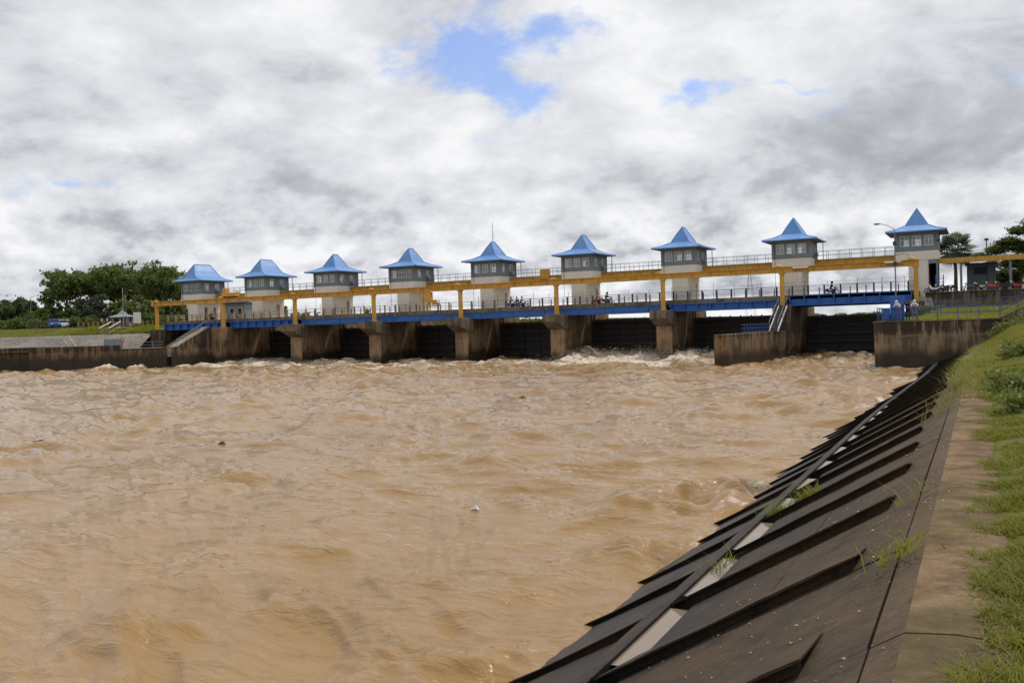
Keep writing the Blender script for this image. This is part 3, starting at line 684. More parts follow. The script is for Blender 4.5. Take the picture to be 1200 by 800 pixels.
# ------------------------------------------------------------------ bridge spans
sl = ['leftmost bridge span with bright blue ribbed girder over the bank stairs', 'second bridge span with bright blue ribbed girder, left of the open river bays',
      'third bridge span from the left with plain faded blue girder', 'fourth bridge span from the left with plain faded blue girder, yellow hoist hanging above it',
      'bridge span with plain faded blue girder below the mast tower', 'bridge span with plain dull blue girder over the foaming gate',
      'bridge span with bright blue ribbed girder behind the low wing wall', 'rightmost bridge span with bright blue ribbed girder ending at the abutment']
for k, (x0, x1) in enumerate(BAYS):
    ribbed = k in (0, 1, 6, 7); o = ((x0+x1)/2, 4, 5.4); t = thing('bridge_span', o, sl[k], 'bridge', 'spans of the barrage bridge')
    e0, e1 = x0+.02, x1-.02
    MB().box(e0, e1, 1.35, 6.9, 5.92, 6.18).build('deck_slab', M['kerbc'], t, o)
    MB().box(e0, e1, 1.15, 1.55, 6.0, 6.46).build('kerb', M['kerbc'], t, o, .03)
    MB().box(e0, e1, 6.72, 7.0, 6.0, 6.46).build('kerb', M['kerbc'], t, o, .03)
    if ribbed:
        g0, g1 = x0+.55, x1-.45; zt, zb = (6.42, 5.32) if k == 7 else ((6.02, 5.18) if k == 6 else (6.1, 5.18)); yf = .95
        gm = M['bluesteel']
        MB().box(g0, g1, yf+.20, yf+.24, zb, zt).build('girder_web', gm, t, o)
        MB().box(g0, g1, yf-.16, yf+.198, zt-.10, zt).build('top_flange', gm, t, o)
        MB().box(g0, g1, yf-.16, yf+.198, zb, zb+.10).build('bottom_flange', gm, t, o)
        n = 8
        for j in range(n+1):
            x = g0+.06+(g1-g0-.12)*j/n; MB().box(x-.05, x+.05, yf-.15, yf+.198, zb+.103, zt-.103).build('stiffener', gm, t, o)
    else:
        MB().box(e0, e1, 1.22, 1.30, 5.2, 6.0).build('girder_web', M['bluedull'], t, o)
        MB().box(e0, e1, 1.06, 1.218, 5.18, 5.27).build('bottom_flange', M['bluedull'], t, o)
        MB().box(e0, e1, 1.1, 1.218, 5.9, 5.99).build('top_flange', M['bluedull'], t, o)
        for j in range(3):
            x = e0+(e1-e0)*(j+.5)/3; MB().box(x-.04, x+.04, 1.12, 1.218, 5.28, 5.89).build('stiffener', M['bluedull'], t, o)
        for j in range(2):
            x = e0+(e1-e0)*(j*.55+.2); MB().box(x-.12, x+.12, 1.08, 1.148, 5.75, 6.2).build('drain_box', M['kerbc'], t, o)
    MB().box(e0+.4, e1-.4, 6.55, 6.62, 5.2, 5.9).build('rear_girder', M['bluedull'], t, o)
    for j in range(5):
        x = e0+(e1-e0)*(j+.5)/5; MB().box(x-.06, x+.06, 1.32, 6.5, 5.45, 5.9).build('cross_beam', M['bluedull'], t, o)
    n = 8
    for j in range(n):
        x = x0+13*(j+.5)/n; pm = M['yellow'] if (k in (0, 1, 2, 3) and j % 2 == 0) or k < 2 else M['kerbc'] if k in (2, 3, 4) else M['darksteel']
        MB().box(x-.075, x+.075, 1.24, 1.42, 6.465, 7.42).build('railing_post', pm, t, o)
    for z in (7.36, 6.95): MB().tube([(e0, 1.22, z), (e1, 1.22, z)], .035, 6).build('rail', M['bluerail'] if k > 5 else M['greyrail'], t, o)
    for j in range(n):
        x = x0+13*(j+.5)/n+.3; MB().box(x-.05, x+.05, 6.8, 6.9, 6.465, 7.4).build('railing_post', M['darksteel'], t, o)
    for z in (7.34, 6.92): MB().tube([(e0, 6.78, z), (e1, 6.78, z)], .03, 6).build('rail', M['greyrail'], t, o)
    if k >= 1:
        for j in range(5):
            x = x0+13*(j+.5)/5+random.uniform(-.3, .3); MB().tube([(x, 7.05, 6.3), (x, 7.05, 8.1+random.uniform(-.15, .3))], .022, 5).build('fence_pole', M['darksteel'], t, o)
        for z in (7.75, 8.02): MB().tube([(e0, 7.05, z), (x0+6.5, 7.05, z-.06), (e1, 7.05, z)], .009, 4).build('fence_wire', M['darksteel'], t, o)

# ------------------------------------------------------------------ yellow gantry rail in front of the towers
o = (-52, 0, 5.34); g = thing('gantry_rail', o, 'long yellow gantry rail on posts in front of the blue-roofed towers', 'gantry')
for i, X in enumerate(PX):
    zb = 5.35 if i not in (8,) else 5.3
    m_ = MB().box(X-.2, X+.2, -.2, .2, zb, 8.80); m_.box(X-.32, X+.32, -.3, .3, zb-.002, zb+.06); m_.box(X-.3, X+.3, -.28, .28, 8.68, 8.802)
    m_.build('post', M['yellow'], g, o)
    MB().ball((X-.35 if i else X-.1, -.02, 9.50), .42, .25, .20, 10, 6).build('rail_stop', M['yellow'], g, o, smooth=True)
    if i < 8:
        X1 = PX[i+1]; e = .45 if i == 0 else 0
        b = MB().box(X-e+.012, X1-.012+(0.3 if i == 7 else 0), -.06, .06, 8.85, 9.42); b.box(X-e+.012, X1-.012+(0.3 if i == 7 else 0), -.22, .22, 9.36, 9.44); b.box(X-e+.012, X1-.012+(0.3 if i == 7 else 0), -.22, .22, 8.805, 8.90)
        for j in range(6):
            x = X+13*(j+.5)/6; b.box(x-.02, x+.02, -.2, -.058, 8.88, 9.38)
        b.build('rail_beam', M['yellow'], g, o)
MB().box(-104.75, -104.2, -.35, .35, 8.78, 9.55).build('end_stop', M['yellow'], g, o, .04)
# things on and under the gantry rail
p = aty(503, 346, 0.0); h = thing('hanging_hoist', (p[0], 0, 7.0), 'yellow hoist cage hanging below the gantry rail between third and fourth towers', 'hoist'); o = (p[0], 0, 7.0)
x = p[0]
MB().box(x-.35, x+.35, -.3, .3, 7.45, 8.75).build('motor_box', M['yellow'], h, o, .03)
MB().box(x-.12, x+.12, -.12, .12, 7.0, 8.8).build('hoist_post', M['yellow'], h, o)
MB().box(x+.45, x+1.05, -.25, .25, 7.15, 7.7).build('gear_box', M['yellow'], h, o, .03)
fr = MB()
for (a, b) in (((-1.1, 8.7), (-1.1, 7.4)), ((-1.1, 7.4), (-.8, 7.0)), ((-.8, 7.0), (1.2, 7.0)), ((1.2, 7.0), (1.2, 7.7)), ((1.2, 7.7), (.4, 7.7)), ((-1.1, 8.7), (-.3, 8.7)), ((-1.1, 8.0), (-.35, 8.0))):
    for y in (-.4, .4): fr.bar((x+a[0], y, a[1]), (x+b[0], y, b[1]), .07)
fr.build('cage_frame', M['yellow'], h, o)
p = aty(270, 346, 0.0); x = p[0]; c = thing('rail_trolley', (x, 0, 9.45), 'yellow trolley box riding the gantry rail right of the first tower', 'trolley'); o = (x, 0, 9.45)
MB().box(x-1.3, x+1.3, -.5, .5, 9.62, 10.15).build('trolley_frame', M['yellow'], c, o, .04)
MB().box(x-1.15, x-.5, -.4, .4, 10.152, 10.8).build('winch_drum', M['yellow'], c, o, .06)
for dx in (-1, -.2, .6, 1.1): MB().tube([(x+dx, -.3, 9.55), (x+dx, .3, 9.55)], .11, 10).build('trolley_wheel', M['darksteel'], c, o)
p = aty(639.5, 322, 10.6); x = p[0]; c = thing('walkway_winch', (x, 10.6, 10.2), 'yellow winch box on the upper walkway left of the sixth tower', 'winch'); o = (x, 10.6, 10.2)
MB().box(x-.55, x+.55, 9.98, 10.9, 10.4, 11.45).build('winch_body', M['yellow'], c, o, .05); MB().box(x-.75, x+.75, 9.94, 10.13, 10.15, 10.4).build('winch_base', M['yellow'], c, o)
for px, py, lab in ((938, 313.5, 'white plate light on the gantry rail below the eighth tower'), (1046, 307.3, 'white plate light on the gantry rail beside the street lamp')):
    p = aty(px, py, -.35); c = thing('strip_light', (p[0], -.35, p[2]), lab, 'light', 'white lights on the gantry rail'); o = (p[0], -.35, p[2])
    MB().box(p[0]-.78, p[0]+.78, -.5, -.225, p[2]-.06, p[2]+.08).build('housing', M['white'], c, o, .02); MB().box(p[0]-.7, p[0]+.7, -.46, -.26, p[2]-.09, p[2]-.062).build('tube_cover', M['white'], c, o)

# ------------------------------------------------------------------ control towers
TY, TX = 9.74, -.28
def roof_mesh(rh):
    E_, F_ = (3.0, 3.5), 12.83; b = (1.12, 1.05+rh); zb_, zr = 13.55, 15.42
    mb = MB()
    def ring(hx, hy, z): return [(-hx, -hy, z), (hx, -hy, z), (hx, hy, z), (-hx, hy, z)]
    mid = ((E_[0]+b[0])/2-.12, (E_[1]+b[1])/2-.12)
    V = ring(*E_, F_-.12)+ring(*E_, F_)+ring(*mid, 13.13)+ring(*b, zb_)+ring(.62, .60+rh, 14.42)+[(0, -rh, zr), (0, rh, zr)]+ring(E_[0]-.05, E_[1]-.05, F_-.10)
    F = []
    for lv in range(4):
        for k in range(4): a = lv*4+k; c = lv*4+(k+1) % 4; F.append((a, c, c+4, a+4))
    t = 16; F += [(t, t+1, 20), (t+1, t+2, 21, 20), (t+2, t+3, 21), (t+3, t, 20, 21)]
    mb.add(V, F)
    return mb
def hip_caps(rh):
    mb = MB(); E_ = (3.0, 3.5); b = (1.12, 1.05+rh); mid = ((E_[0]+b[0])/2-.12, (E_[1]+b[1])/2-.12)
    for sx_ in (-1, 1):
        for sy_ in (-1, 1):
            pts = [(sx_*E_[0], sy_*E_[1], 12.85), (sx_*mid[0], sy_*mid[1], 13.15), (sx_*b[0], sy_*b[1], 13.57), (sx_*.62, sy_*(.60+rh), 14.44), (0, sy_*rh, 15.44)]
            mb.tube(pts, .055, 5)
    mb.tube([(0, -rh-.03, 15.44), (0, rh+.03, 15.44)], .06, 5)
    return mb
def wall_with_windows(mb, axis, c, th, a0, a1, z0, z1, wins):
    """wall along x (axis 'x', at y=c) or y; wins: (start, end, sill, head)"""
    def bx(p, q, za, zb_):
        if axis == 'x': mb.box(p, q, min(c, c+th), max(c, c+th), za, zb_)
        else: mb.box(min(c, c+th), max(c, c+th), p, q, za, zb_)
    wins = sorted(wins); cur = a0
    for (p, q, s, h_) in wins:
        bx(cur, p, z0, z1); bx(p, q, z0, s); bx(p, q, h_, z1); cur = q
    bx(cur, a1, z0, z1)
def make_tower(rh, label, slots=((.9, 1.5),), ac=True, last=False):
    z0 = 6.0; o = (0, 0, z0); t = thing('control_tower', (0, 0, z0), label, 'tower', 'blue-roofed control towers')
    if not last:
        sh = MB(); sh.box(-.85, .55, -2.44, 2.46, 5.29, 9.3)
        cur = -2.44
        for (a, b) in slots: sh.box(.55, 1.1, cur, a, 5.29, 9.3); sh.box(.55, 1.1, a, b, 8.6, 9.3); cur = b
        sh.box(.55, 1.1, cur, 2.46, 5.29, 9.3)
        sh.build('shaft', M['beige'], t, o)
        for (a, b) in slots: MB().box(.554, .60, a+.002, b-.002, 5.3, 8.598).build('door', M['darksteel'], t, o)
    else:
        sh = MB(); sh.box(-.85, 1.1, -2.44, 2.46, 5.29, 9.3); sh.build('shaft', M['beige'], t, o)
        an = MB(); an.box(1.85, 1.98, -2.5, 2.4, 5.9, 9.74); an.box(1.102, 1.848, 2.2, 2.4, 5.9, 9.74); an.box(1.102, 1.848, -2.50, -2.38, 9.35, 9.74)
        an.build('stair_housing', M['greywall'], t, o)
        MB().box(1.104, 1.846, 1.9, 2.19, 5.95, 9.7).build('stair_back', M['dark'], t, o)
        MB().bar((1.13, -2.47, 5.95), (1.13, -2.47, 9.3), .05).build('door_jamb', M['redpaint'], t, o); MB().bar((1.13, -2.47, 9.3), (1.85, -2.47, 9.55), .05).build('door_head', M['redpaint'], t, o)
        for kk in range(9): MB().box(1.15, 1.83, -2.2+kk*.42, -1.8+kk*.42, 6.1+kk*.36, 6.14+kk*.36).build('step', M['darksteel'], t, o)
    MB().hexa([(-.86, -2.45, 9.28), (1.11, -2.45, 9.28), (1.11, 2.47, 9.28), (-.86, 2.47, 9.28), (-2.02, -2.5, 9.76), (2.02, -2.5, 9.76), (2.02, 2.48, 9.76), (-2.02, 2.48, 9.76)]).build('haunch', M['beige'], t, o)
    MB().box(-2.1, 2.1, -2.54, 2.52, 9.762, 10.70).build('cabin_base', M['beige'], t, o, .02)
    fr = [(-1.62, -.72, 11.25, 12.35), (-.46, .46, 11.25, 12.35), (.74, 1.62, 11.25, 12.35)]
    sd = [(-1.7, -.8, 11.25, 12.35), (.55, 1.45, 11.45, 12.35)]
    wl_ = MB(); wall_with_windows(wl_, 'x', -2.50, .12, -2.06, 2.06, 10.702, 12.80, fr); wall_with_windows(wl_, 'x', 2.50, -.12, -2.06, 2.06, 10.702, 12.80, fr[:2])
    wall_with_windows(wl_, 'y', 2.06, -.12, -2.38, 2.38, 10.702, 12.80, sd); wall_with_windows(wl_, 'y', -2.06, .12, -2.38, 2.38, 10.702, 12.80, sd[:1])
    wl_.build('cabin_wall', M['greywall'], t, o)
    for sx_ in (-1, 1):
        for sy_ in (-1, 1): MB().box(sx_*2.0-.11, sx_*2.0+.11, sy_*2.44-.11, sy_*2.44+.11, 10.703, 12.79).build('corner_pilaster', M['greywall'], t, o)
    def window(axis, c, p, q, s, h_):
        m_ = MB(); w = .05
        def bx(a, b, za, zb_, d=.05):
            if axis == 'x': m_.box(a, b, c-d, c+d, za, zb_)
            else: m_.box(c-d, c+d, a, b, za, zb_)
        bx(p, q, s, s+w); bx(p, q, h_-w, h_); bx(p, p+w, s+w, h_-w); bx(q-w, q, s+w, h_-w)
        mid = (p+q)/2; bx(mid-.025, mid+.025, s+w, h_-w, .04); bx(p+w, q-w, s+(h_-s)*.62, s+(h_-s)*.62+.04, .035)
        wo = m_.build('window', M['white'], t, o)
        g_ = MB(); d = .012
        if axis == 'x': g_.box(p+w, q-w, c-d, c+d, s+w, h_-w)
        else: g_.box(c-d, c+d, p+w, q-w, s+w, h_-w)
        g_.build('pane', M['glass'], wo, o)
        return wo
    for (p, q, s, h_) in fr: window('x', -2.44, p, q, s, h_)
    for (p, q, s, h_) in sd: window('y', 2.0, p, q, s, h_)
    for (p, q, s, h_) in fr[:2]: window('x', 2.44, p, q, s, h_)
    window('y', -2.0, *sd[0])
    MB().box(-1.93, 1.93, -2.37, 2.37, 10.705, 10.76).build('cabin_floor', M['kerbc'], t, o)
    MB().box(-2.06, 2.06, -2.5, 2.5, 12.803, 12.86).build('ceiling_slab', M['kerbc'], t, o)
    MB().box(-2.93, 2.93, -3.43, 3.43, 12.70, 12.74).build('soffit', M['greywall'], t, o)
    rf = roof_mesh(rh).build('roof', M['roof'], t, o)
    hip_caps(rh).build('hip_cap', M['roofcap'], rf, o)
    MB().box(-.9, .9, -1.3, 1.3, 10.77, 11.15).build('hoist_machine', M['darksteel'], t, o, .04)
    if ac:
        a = MB().box(2.065, 2.42, .6, 1.35, 11.0, 11.42).build('air_conditioner', M['greyrail'], t, o, .03)
    MB().tube([(2.75, 2.6, 9.6), (2.75, 2.6, 12.7)], .045, 6).build('corner_prop', M['darksteel'], t, o)
    if not last: MB().tube([(-1.75, -2.62, 6.2), (-1.75, -2.62, 12.7)], .022, 5).build('downpipe', M['darksteel'], t, o)
    return t
tl = ['leftmost control tower against the trees, broad flat-ridged blue roof and two door slots', 'second tower from left, long-ridged blue roof, clear of the big trees',
      'third tower from left, between the long-ridged roof and the hanging hoist', 'fourth tower from left, just left of the hanging yellow hoist',
      'middle tower with a thin aerial mast rising from its blue roof', 'sixth tower from left, with the yellow winch box on the walkway beside it',
      'seventh tower from left, above the river pier nearest the low wing wall', 'eighth tower from left, above the pier with steel stair', 'rightmost control tower with dark open stair entrance on its right side']
tws = []
for i in range(9):
    if i == 0: t = make_tower(1.65, tl[0], slots=((-.9, -.15), (.95, 1.6)))
    elif i == 1: t = make_tower(1.2, tl[1])
    elif i == 8: t = make_tower(.5, tl[8], ac=False, last=True)
    elif i == 2: t = base_t = make_tower(.5, tl[2])
    else: t = copy_tree(base_t); t['label'] = tl[i]
    t.location = (PX[i]+TX, TY, 6.0); tws.append(t)
MB().tube([(0, 0, 15.3), (0, 0, 17.0), (0, 0, 18.1)], [.05, .035, .02], 6).build('aerial_mast', M['pole'], tws[4], (0, 0, 6.0))
MB().box(2.0, 2.25, -2.75, -2.45, 11.6, 11.85).build('floodlight', M['darksteel'], tws[8], (0, 0, 6.0))

# upper walkways between the towers
for k in range(8):
    x0 = PX[k]+TX+2.14; x1 = PX[k+1]+TX-2.14; o = ((x0+x1)/2, 11.0, 9.7)
    t = thing('upper_walkway', o, f'yellow girder walkway with thin railing linking the {ORD[k]} and {ORD[k+1]} towers from the left', 'walkway', 'upper walkways between the towers')
    b = MB(); 
    for y in (10.3, 11.7): b.box(x0, x1, y-.05, y+.05, 9.92, 10.50); b.box(x0, x1, y-.16, y+.16, 10.48, 10.56); b.box(x0, x1, y-.16, y+.16, 9.88, 9.95)
    b.build('girder', M['yellow'], t, o)
    MB().box(x0, x1, 10.15, 11.85, 10.564, 10.60).build('floor_plate', M['darksteel'], t, o)
    for y in (10.2, 11.8):
        r_ = MB(); n = 7
        for j in range(n+1): x = x0+.05+(x1-x0-.1)*j/n; r_.tube([(x, y, 10.60), (x, y, 11.56)], .026, 5)
        for z in (11.56, 11.12): r_.tube([(x0, y, z), (x1, y, z)], .022, 5)
        r_.build('railing', M['greyrail'], t, o)
    for j in range(2):
        x = x0+(x1-x0)*(.3+.4*j); MB().box(x-.5, x+.5, 10.0, 10.13, 9.98, 10.3).build('cable_tray', M['yellow'], t, o)
# ------------------------------------------------------------------ right abutment and terrace
o = (3, -12, 0); ab = thing('abutment', o, 'big stained concrete abutment block on the right bank with people on top', 'abutment')
poly = [(-1.85, 0.2), (-1.85, -22.6)]
for k in range(1, 7): a = math.pi/2*k/6; poly.append((-.95-.9*math.cos(a), -22.6-.9*math.sin(a)))
xs = [1.6, 4.2, 6.8, 11.5]; prev = None
first = poly+[(xs[0]-.012, -23.5), (xs[0]-.012, .2)]
MB().prism(first, 'z', -3, 3.42).build('wall_section', M['abut'], ab, o)
for a, b in zip(xs[:-1], xs[1:]): MB().box(a+.002, b-.012, -23.5+random.uniform(-.015, .015), .2, -3, 3.42).build('wall_section', M['abut'], ab, o, .02)
cop = [(-1.92, .2), (-1.92, -22.6)]+[(-.95-.97*math.cos(math.pi/2*k/6), -22.6-.97*math.sin(math.pi/2*k/6)) for k in range(1, 7)]+[(11.5, -23.57), (11.5, -22.9), (-.9, -22.9), (-1.25, -22.5), (-1.25, .2)]
MB().prism(cop, 'z', 3.424, 3.52).build('coping', M['piercap'], ab, o)
tx_ = np.linspace(-1.2, 14, 40); ty_ = np.linspace(-22.85, -3.0, 50); TY_, TX_ = np.meshgrid(ty_, tx_, indexing='ij')
TZ_ = 3.50+.85*sst(-17, -6, TY_)*sst(.2, 2.2, TX_)+.12*(fbm(TX_*.8, TY_*.8, 3, 8)-.5)+1.2*sst(7.6, 11, TX_)
ii = np.arange(TX_.size).reshape(TX_.shape); F4 = np.stack([ii[:-1, :-1], ii[:-1, 1:], ii[1:, 1:], ii[1:, :-1]], -1).reshape(-1, 4)
tag(np_mesh('terrace_ground', np.stack([TX_, TY_, TZ_], -1).reshape(-1, 3), F4, M['ground']), kind='structure')
o = (10, -3, 4); rw = thing('retaining_wall', o, 'long low brown retaining wall below the parked motorbikes on the right bank', 'wall')
for k in range(7):
    a = .95+k*3.3; MB().box(a, a+3.28, -3.0+random.uniform(0, .02), -2.3, 3.0, 5.98+random.uniform(-.015, .015)).build('wall_panel', M['retain'], rw, o, .03)
MB().box(.9, 24, -3.06, -2.2, 6.0, 6.09).build('coping', M['piercap'], rw, o, .02)
MB().hexa([(.86, -3.6, 3.4), (2.0, -3.6, 3.4), (2.0, -3.02, 3.4), (.86, -3.02, 3.4), (.86, -3.1, 5.6), (1.5, -3.1, 5.6), (1.5, -3.02, 5.6), (.86, -3.02, 5.6)]).build('buttress', M['conc'], rw, o)
yard = MB().box(.92, 60, -2.25, 14.6, 2.5, 6.0).build('yard_paving', M['asph']); tag(yard, kind='structure')
# ramp kerb rising at the frame's right edge
rk = thing('ramp_wall', (9, -22.5, 3.4), 'brown sloping concrete ramp edge rising to the right beside the blue railing', 'ramp')
MB().hexa([(6.9, -23.45, 3.3), (10.5, -23.45, 3.3), (10.5, -22.9, 3.3), (6.9, -22.9, 3.3), (6.9, -23.45, 3.55), (10.5, -23.45, 5.3), (10.5, -22.9, 5.3), (6.9, -22.9, 3.55)]).build('ramp_slab', M['retain'], rk, (9, -22.5, 3.4), .02)

railing('railing', [(-1.6, -14, 3.52), (-1.6, -22.4, 3.52)], 1.05, 'blue railing along the river side of the abutment, running back to the bridge', M['bluerail'], spacing=1.6, r=.032)
fr_ = railing('railing', [(-1.45, -23.2, 3.52), (6.95, -23.2, 3.52), (10.4, -23.2, 5.25)], 1.0, 'blue pipe railing along the front edge of the abutment, climbing at the right', M['bluerail'], rails=(1.0, .55), spacing=1.42, r=.034)
railing('railing', [(.2, -11.5, 3.95), (12, -11.5, 4.2)], 1.12, 'thin blue railing on the grass terrace behind the people', M['bluerail'], rails=(1.0, .45), spacing=2.6, r=.03)
for (xa, xb, za, zb_, y, lab) in ((-.66, .34, 3.52, 5.46, -21.9, 'tall blue metal cabinet standing behind the leaning people'), (-1.25, -.70, 3.52, 4.50, -22.1, 'low blue metal box at the abutment corner beside the tall cabinet')):
    c = thing('control_cabinet', ((xa+xb)/2, y, za), lab, 'cabinet'); o = ((xa+xb)/2, y, za)
    MB().box(xa, xb, y-.3, y+.3, za+.05, zb_).build('cabinet_body', M['bluesteel'], c, o, .02)
    MB().box(xa+.06, xb-.06, y-.325, y-.302, za+.15, zb_-.1).build('door', M['bluesteel'], c, o, .005)
    MB().box(xa+.1, xa+.14, y-.36, y-.326, (za+zb_)/2-.08, (za+zb_)/2+.08).build('handle', M['darksteel'], c, o)
    MB().box(xa-.02, xb+.02, y-.32, y+.32, za, za+.048).build('plinth', M['conc'], c, o)

# lamp posts
def lamp_post(x, y, z, h, arm, label, r=.075, mat=None, boxes=()):
    t = thing('street_lamp', (x, y, z), label, 'street lamp', 'street lamps'); mat = mat or M['pole']
    MB().tube([(0, 0, 0), (0, 0, h*.6), (0, 0, h)], [r, r*.8, r*.55], 8).build('pole', mat, t)
    a = Vector(arm); pts = [Vector((0, 0, h))+a*f+Vector((0, 0, .34*math.sin(f*1.9))) for f in (0, .25, .5, .75, 1)]
    MB().tube(pts, r*.45, 6).build('arm', mat, t)
    d = a.normalized(); e = pts[-1]
    mb = MB(); mb.ball(e+d*.25-Vector((0, 0, .03)), .34 if abs(d.x) > .5 else .14, .14 if abs(d.x) > .5 else .34, .10, 10, 6); mb.build('lamp_head', mat, t, smooth=True)
    MB().ball(e+d*.28-Vector((0, 0, .10)), .2, .1, .05, 8, 5).build('lens', M['white'], t, smooth=True)
    MB().box(-r*1.8, r*1.8, -r*1.8, r*1.8, 0, .05).build('base_plate', mat, t)
    for zz in boxes: MB().box(-.16, .16, -.17, .13, zz, zz+.38).build('junction_box', M['darksteel'], t, bevel=.02)
    return t
lamp_post(-1.81, -1.0, 5.3, 7.2, (-1.35, 0, .28), 'tall street lamp with a curved arm at the right end of the bridge', boxes=(3.6, 5.6))
MB().box(-2.0, -1.6, -1.3, -.7, 4.9, 5.3).build('lamp_bracket', M['bluesteel']); bpy.data.objects['lamp_bracket'].location = (0, 0, 0)
tag(bpy.data.objects['lamp_bracket'], 'blue bracket on the bridge end carrying the tall street lamp', 'bracket')
p = aty(1061, 303, -.3); t = thing('gantry_lamp', (p[0]+.3, -.3, 9.6), 'small arm lamp on the right end of the gantry rail', 'lamp')
MB().tube([(0, 0, 0), (0, 0, .35), (-.5, 0, .45), (-.9, 0, .42)], .03, 6).build('arm', M['pole'], t); MB().ball((-1.05, 0, .40), .22, .1, .06, 8, 5).build('lamp_head', M['pole'], t, smooth=True)

# building with canopy
o = (5.6, 13, 6); b = thing('guard_building', o, 'small blue-grey building under the yellow-edged canopy at right', 'building')
wb_ = MB(); wall_with_windows(wb_, 'x', 12.2, .2, 4.4, 7.2, 7.0, 9.25, [(5.1, 6.4, 8.1, 8.9)]); wb_.box(4.4, 4.6, 12.402, 16, 7.0, 9.25); wb_.box(7.0, 7.2, 12.402, 16, 7.0, 9.25); wb_.box(4.602, 6.998, 15.8, 16, 7.0, 9.25)
wb_.build('wall', M['greywall'], b, o); MB().box(4.36, 7.24, 12.16, 16.04, 6.0, 6.998).build('wall_base', M['beige'], b, o)
MB().box(5.1, 6.4, 12.28, 12.30, 8.1, 8.9).build('window_panel', M['darksteel'], b, o); MB().box(4.2, 7.4, 12.0, 16.2, 9.252, 9.36).build('roof', M['kerbc'], b, o)
o = (8, 8, 6); c = thing('parking_canopy', o, 'long flat canopy with yellow edge beam over the parked motorbikes', 'canopy')
MB().box(1.75, 22, 7.9, 8.08, 9.3, 9.82).build('edge_beam', M['yellow'], c, o); MB().box(1.75, 22, 8.082, 12.0, 9.72, 9.86).build('roof_sheet', M['darksteel'], c, o)
for px in (1126.5, 1184.5):
    x = aty(px, 330, 8.3)[0]; MB().box(x-.12, x+.12, 8.15, 8.4, 6, 9.3).build('post', M['greywall'], c, o)
x = aty(1103, 330, 8.6)[0]
bl = thing('blue_frame', (x, 4.5, 6), 'blue steel ladder frame beside the rightmost tower', 'frame')
for dx in (-.35, .35): MB().bar((x+dx, 4.5, 6), (x+dx, 4.5, 8.0), .09).build('upright', M['bluesteel'], bl, (x, 4.5, 6))
for z in (6.4, 6.8, 7.2, 7.6): MB().bar((x-.35, 4.5, z), (x+.35, 4.5, z), .05).build('rung', M['bluesteel'], bl, (x, 4.5, 6))
p = aty(1156, 282, 11); t = thing('light_pole', (p[0], 11, 6), 'thin dark pole with small lamp standing behind the canopy', 'pole')
MB().tube([(0, 0, 0), (0, 0, p[2]-6)], .06, 6).build('pole', M['darksteel'], t); MB().box(-.2, .2, -.12, .12, p[2]-6, p[2]-5.75).build('lamp_head', M['darksteel'], t, bevel=.03)

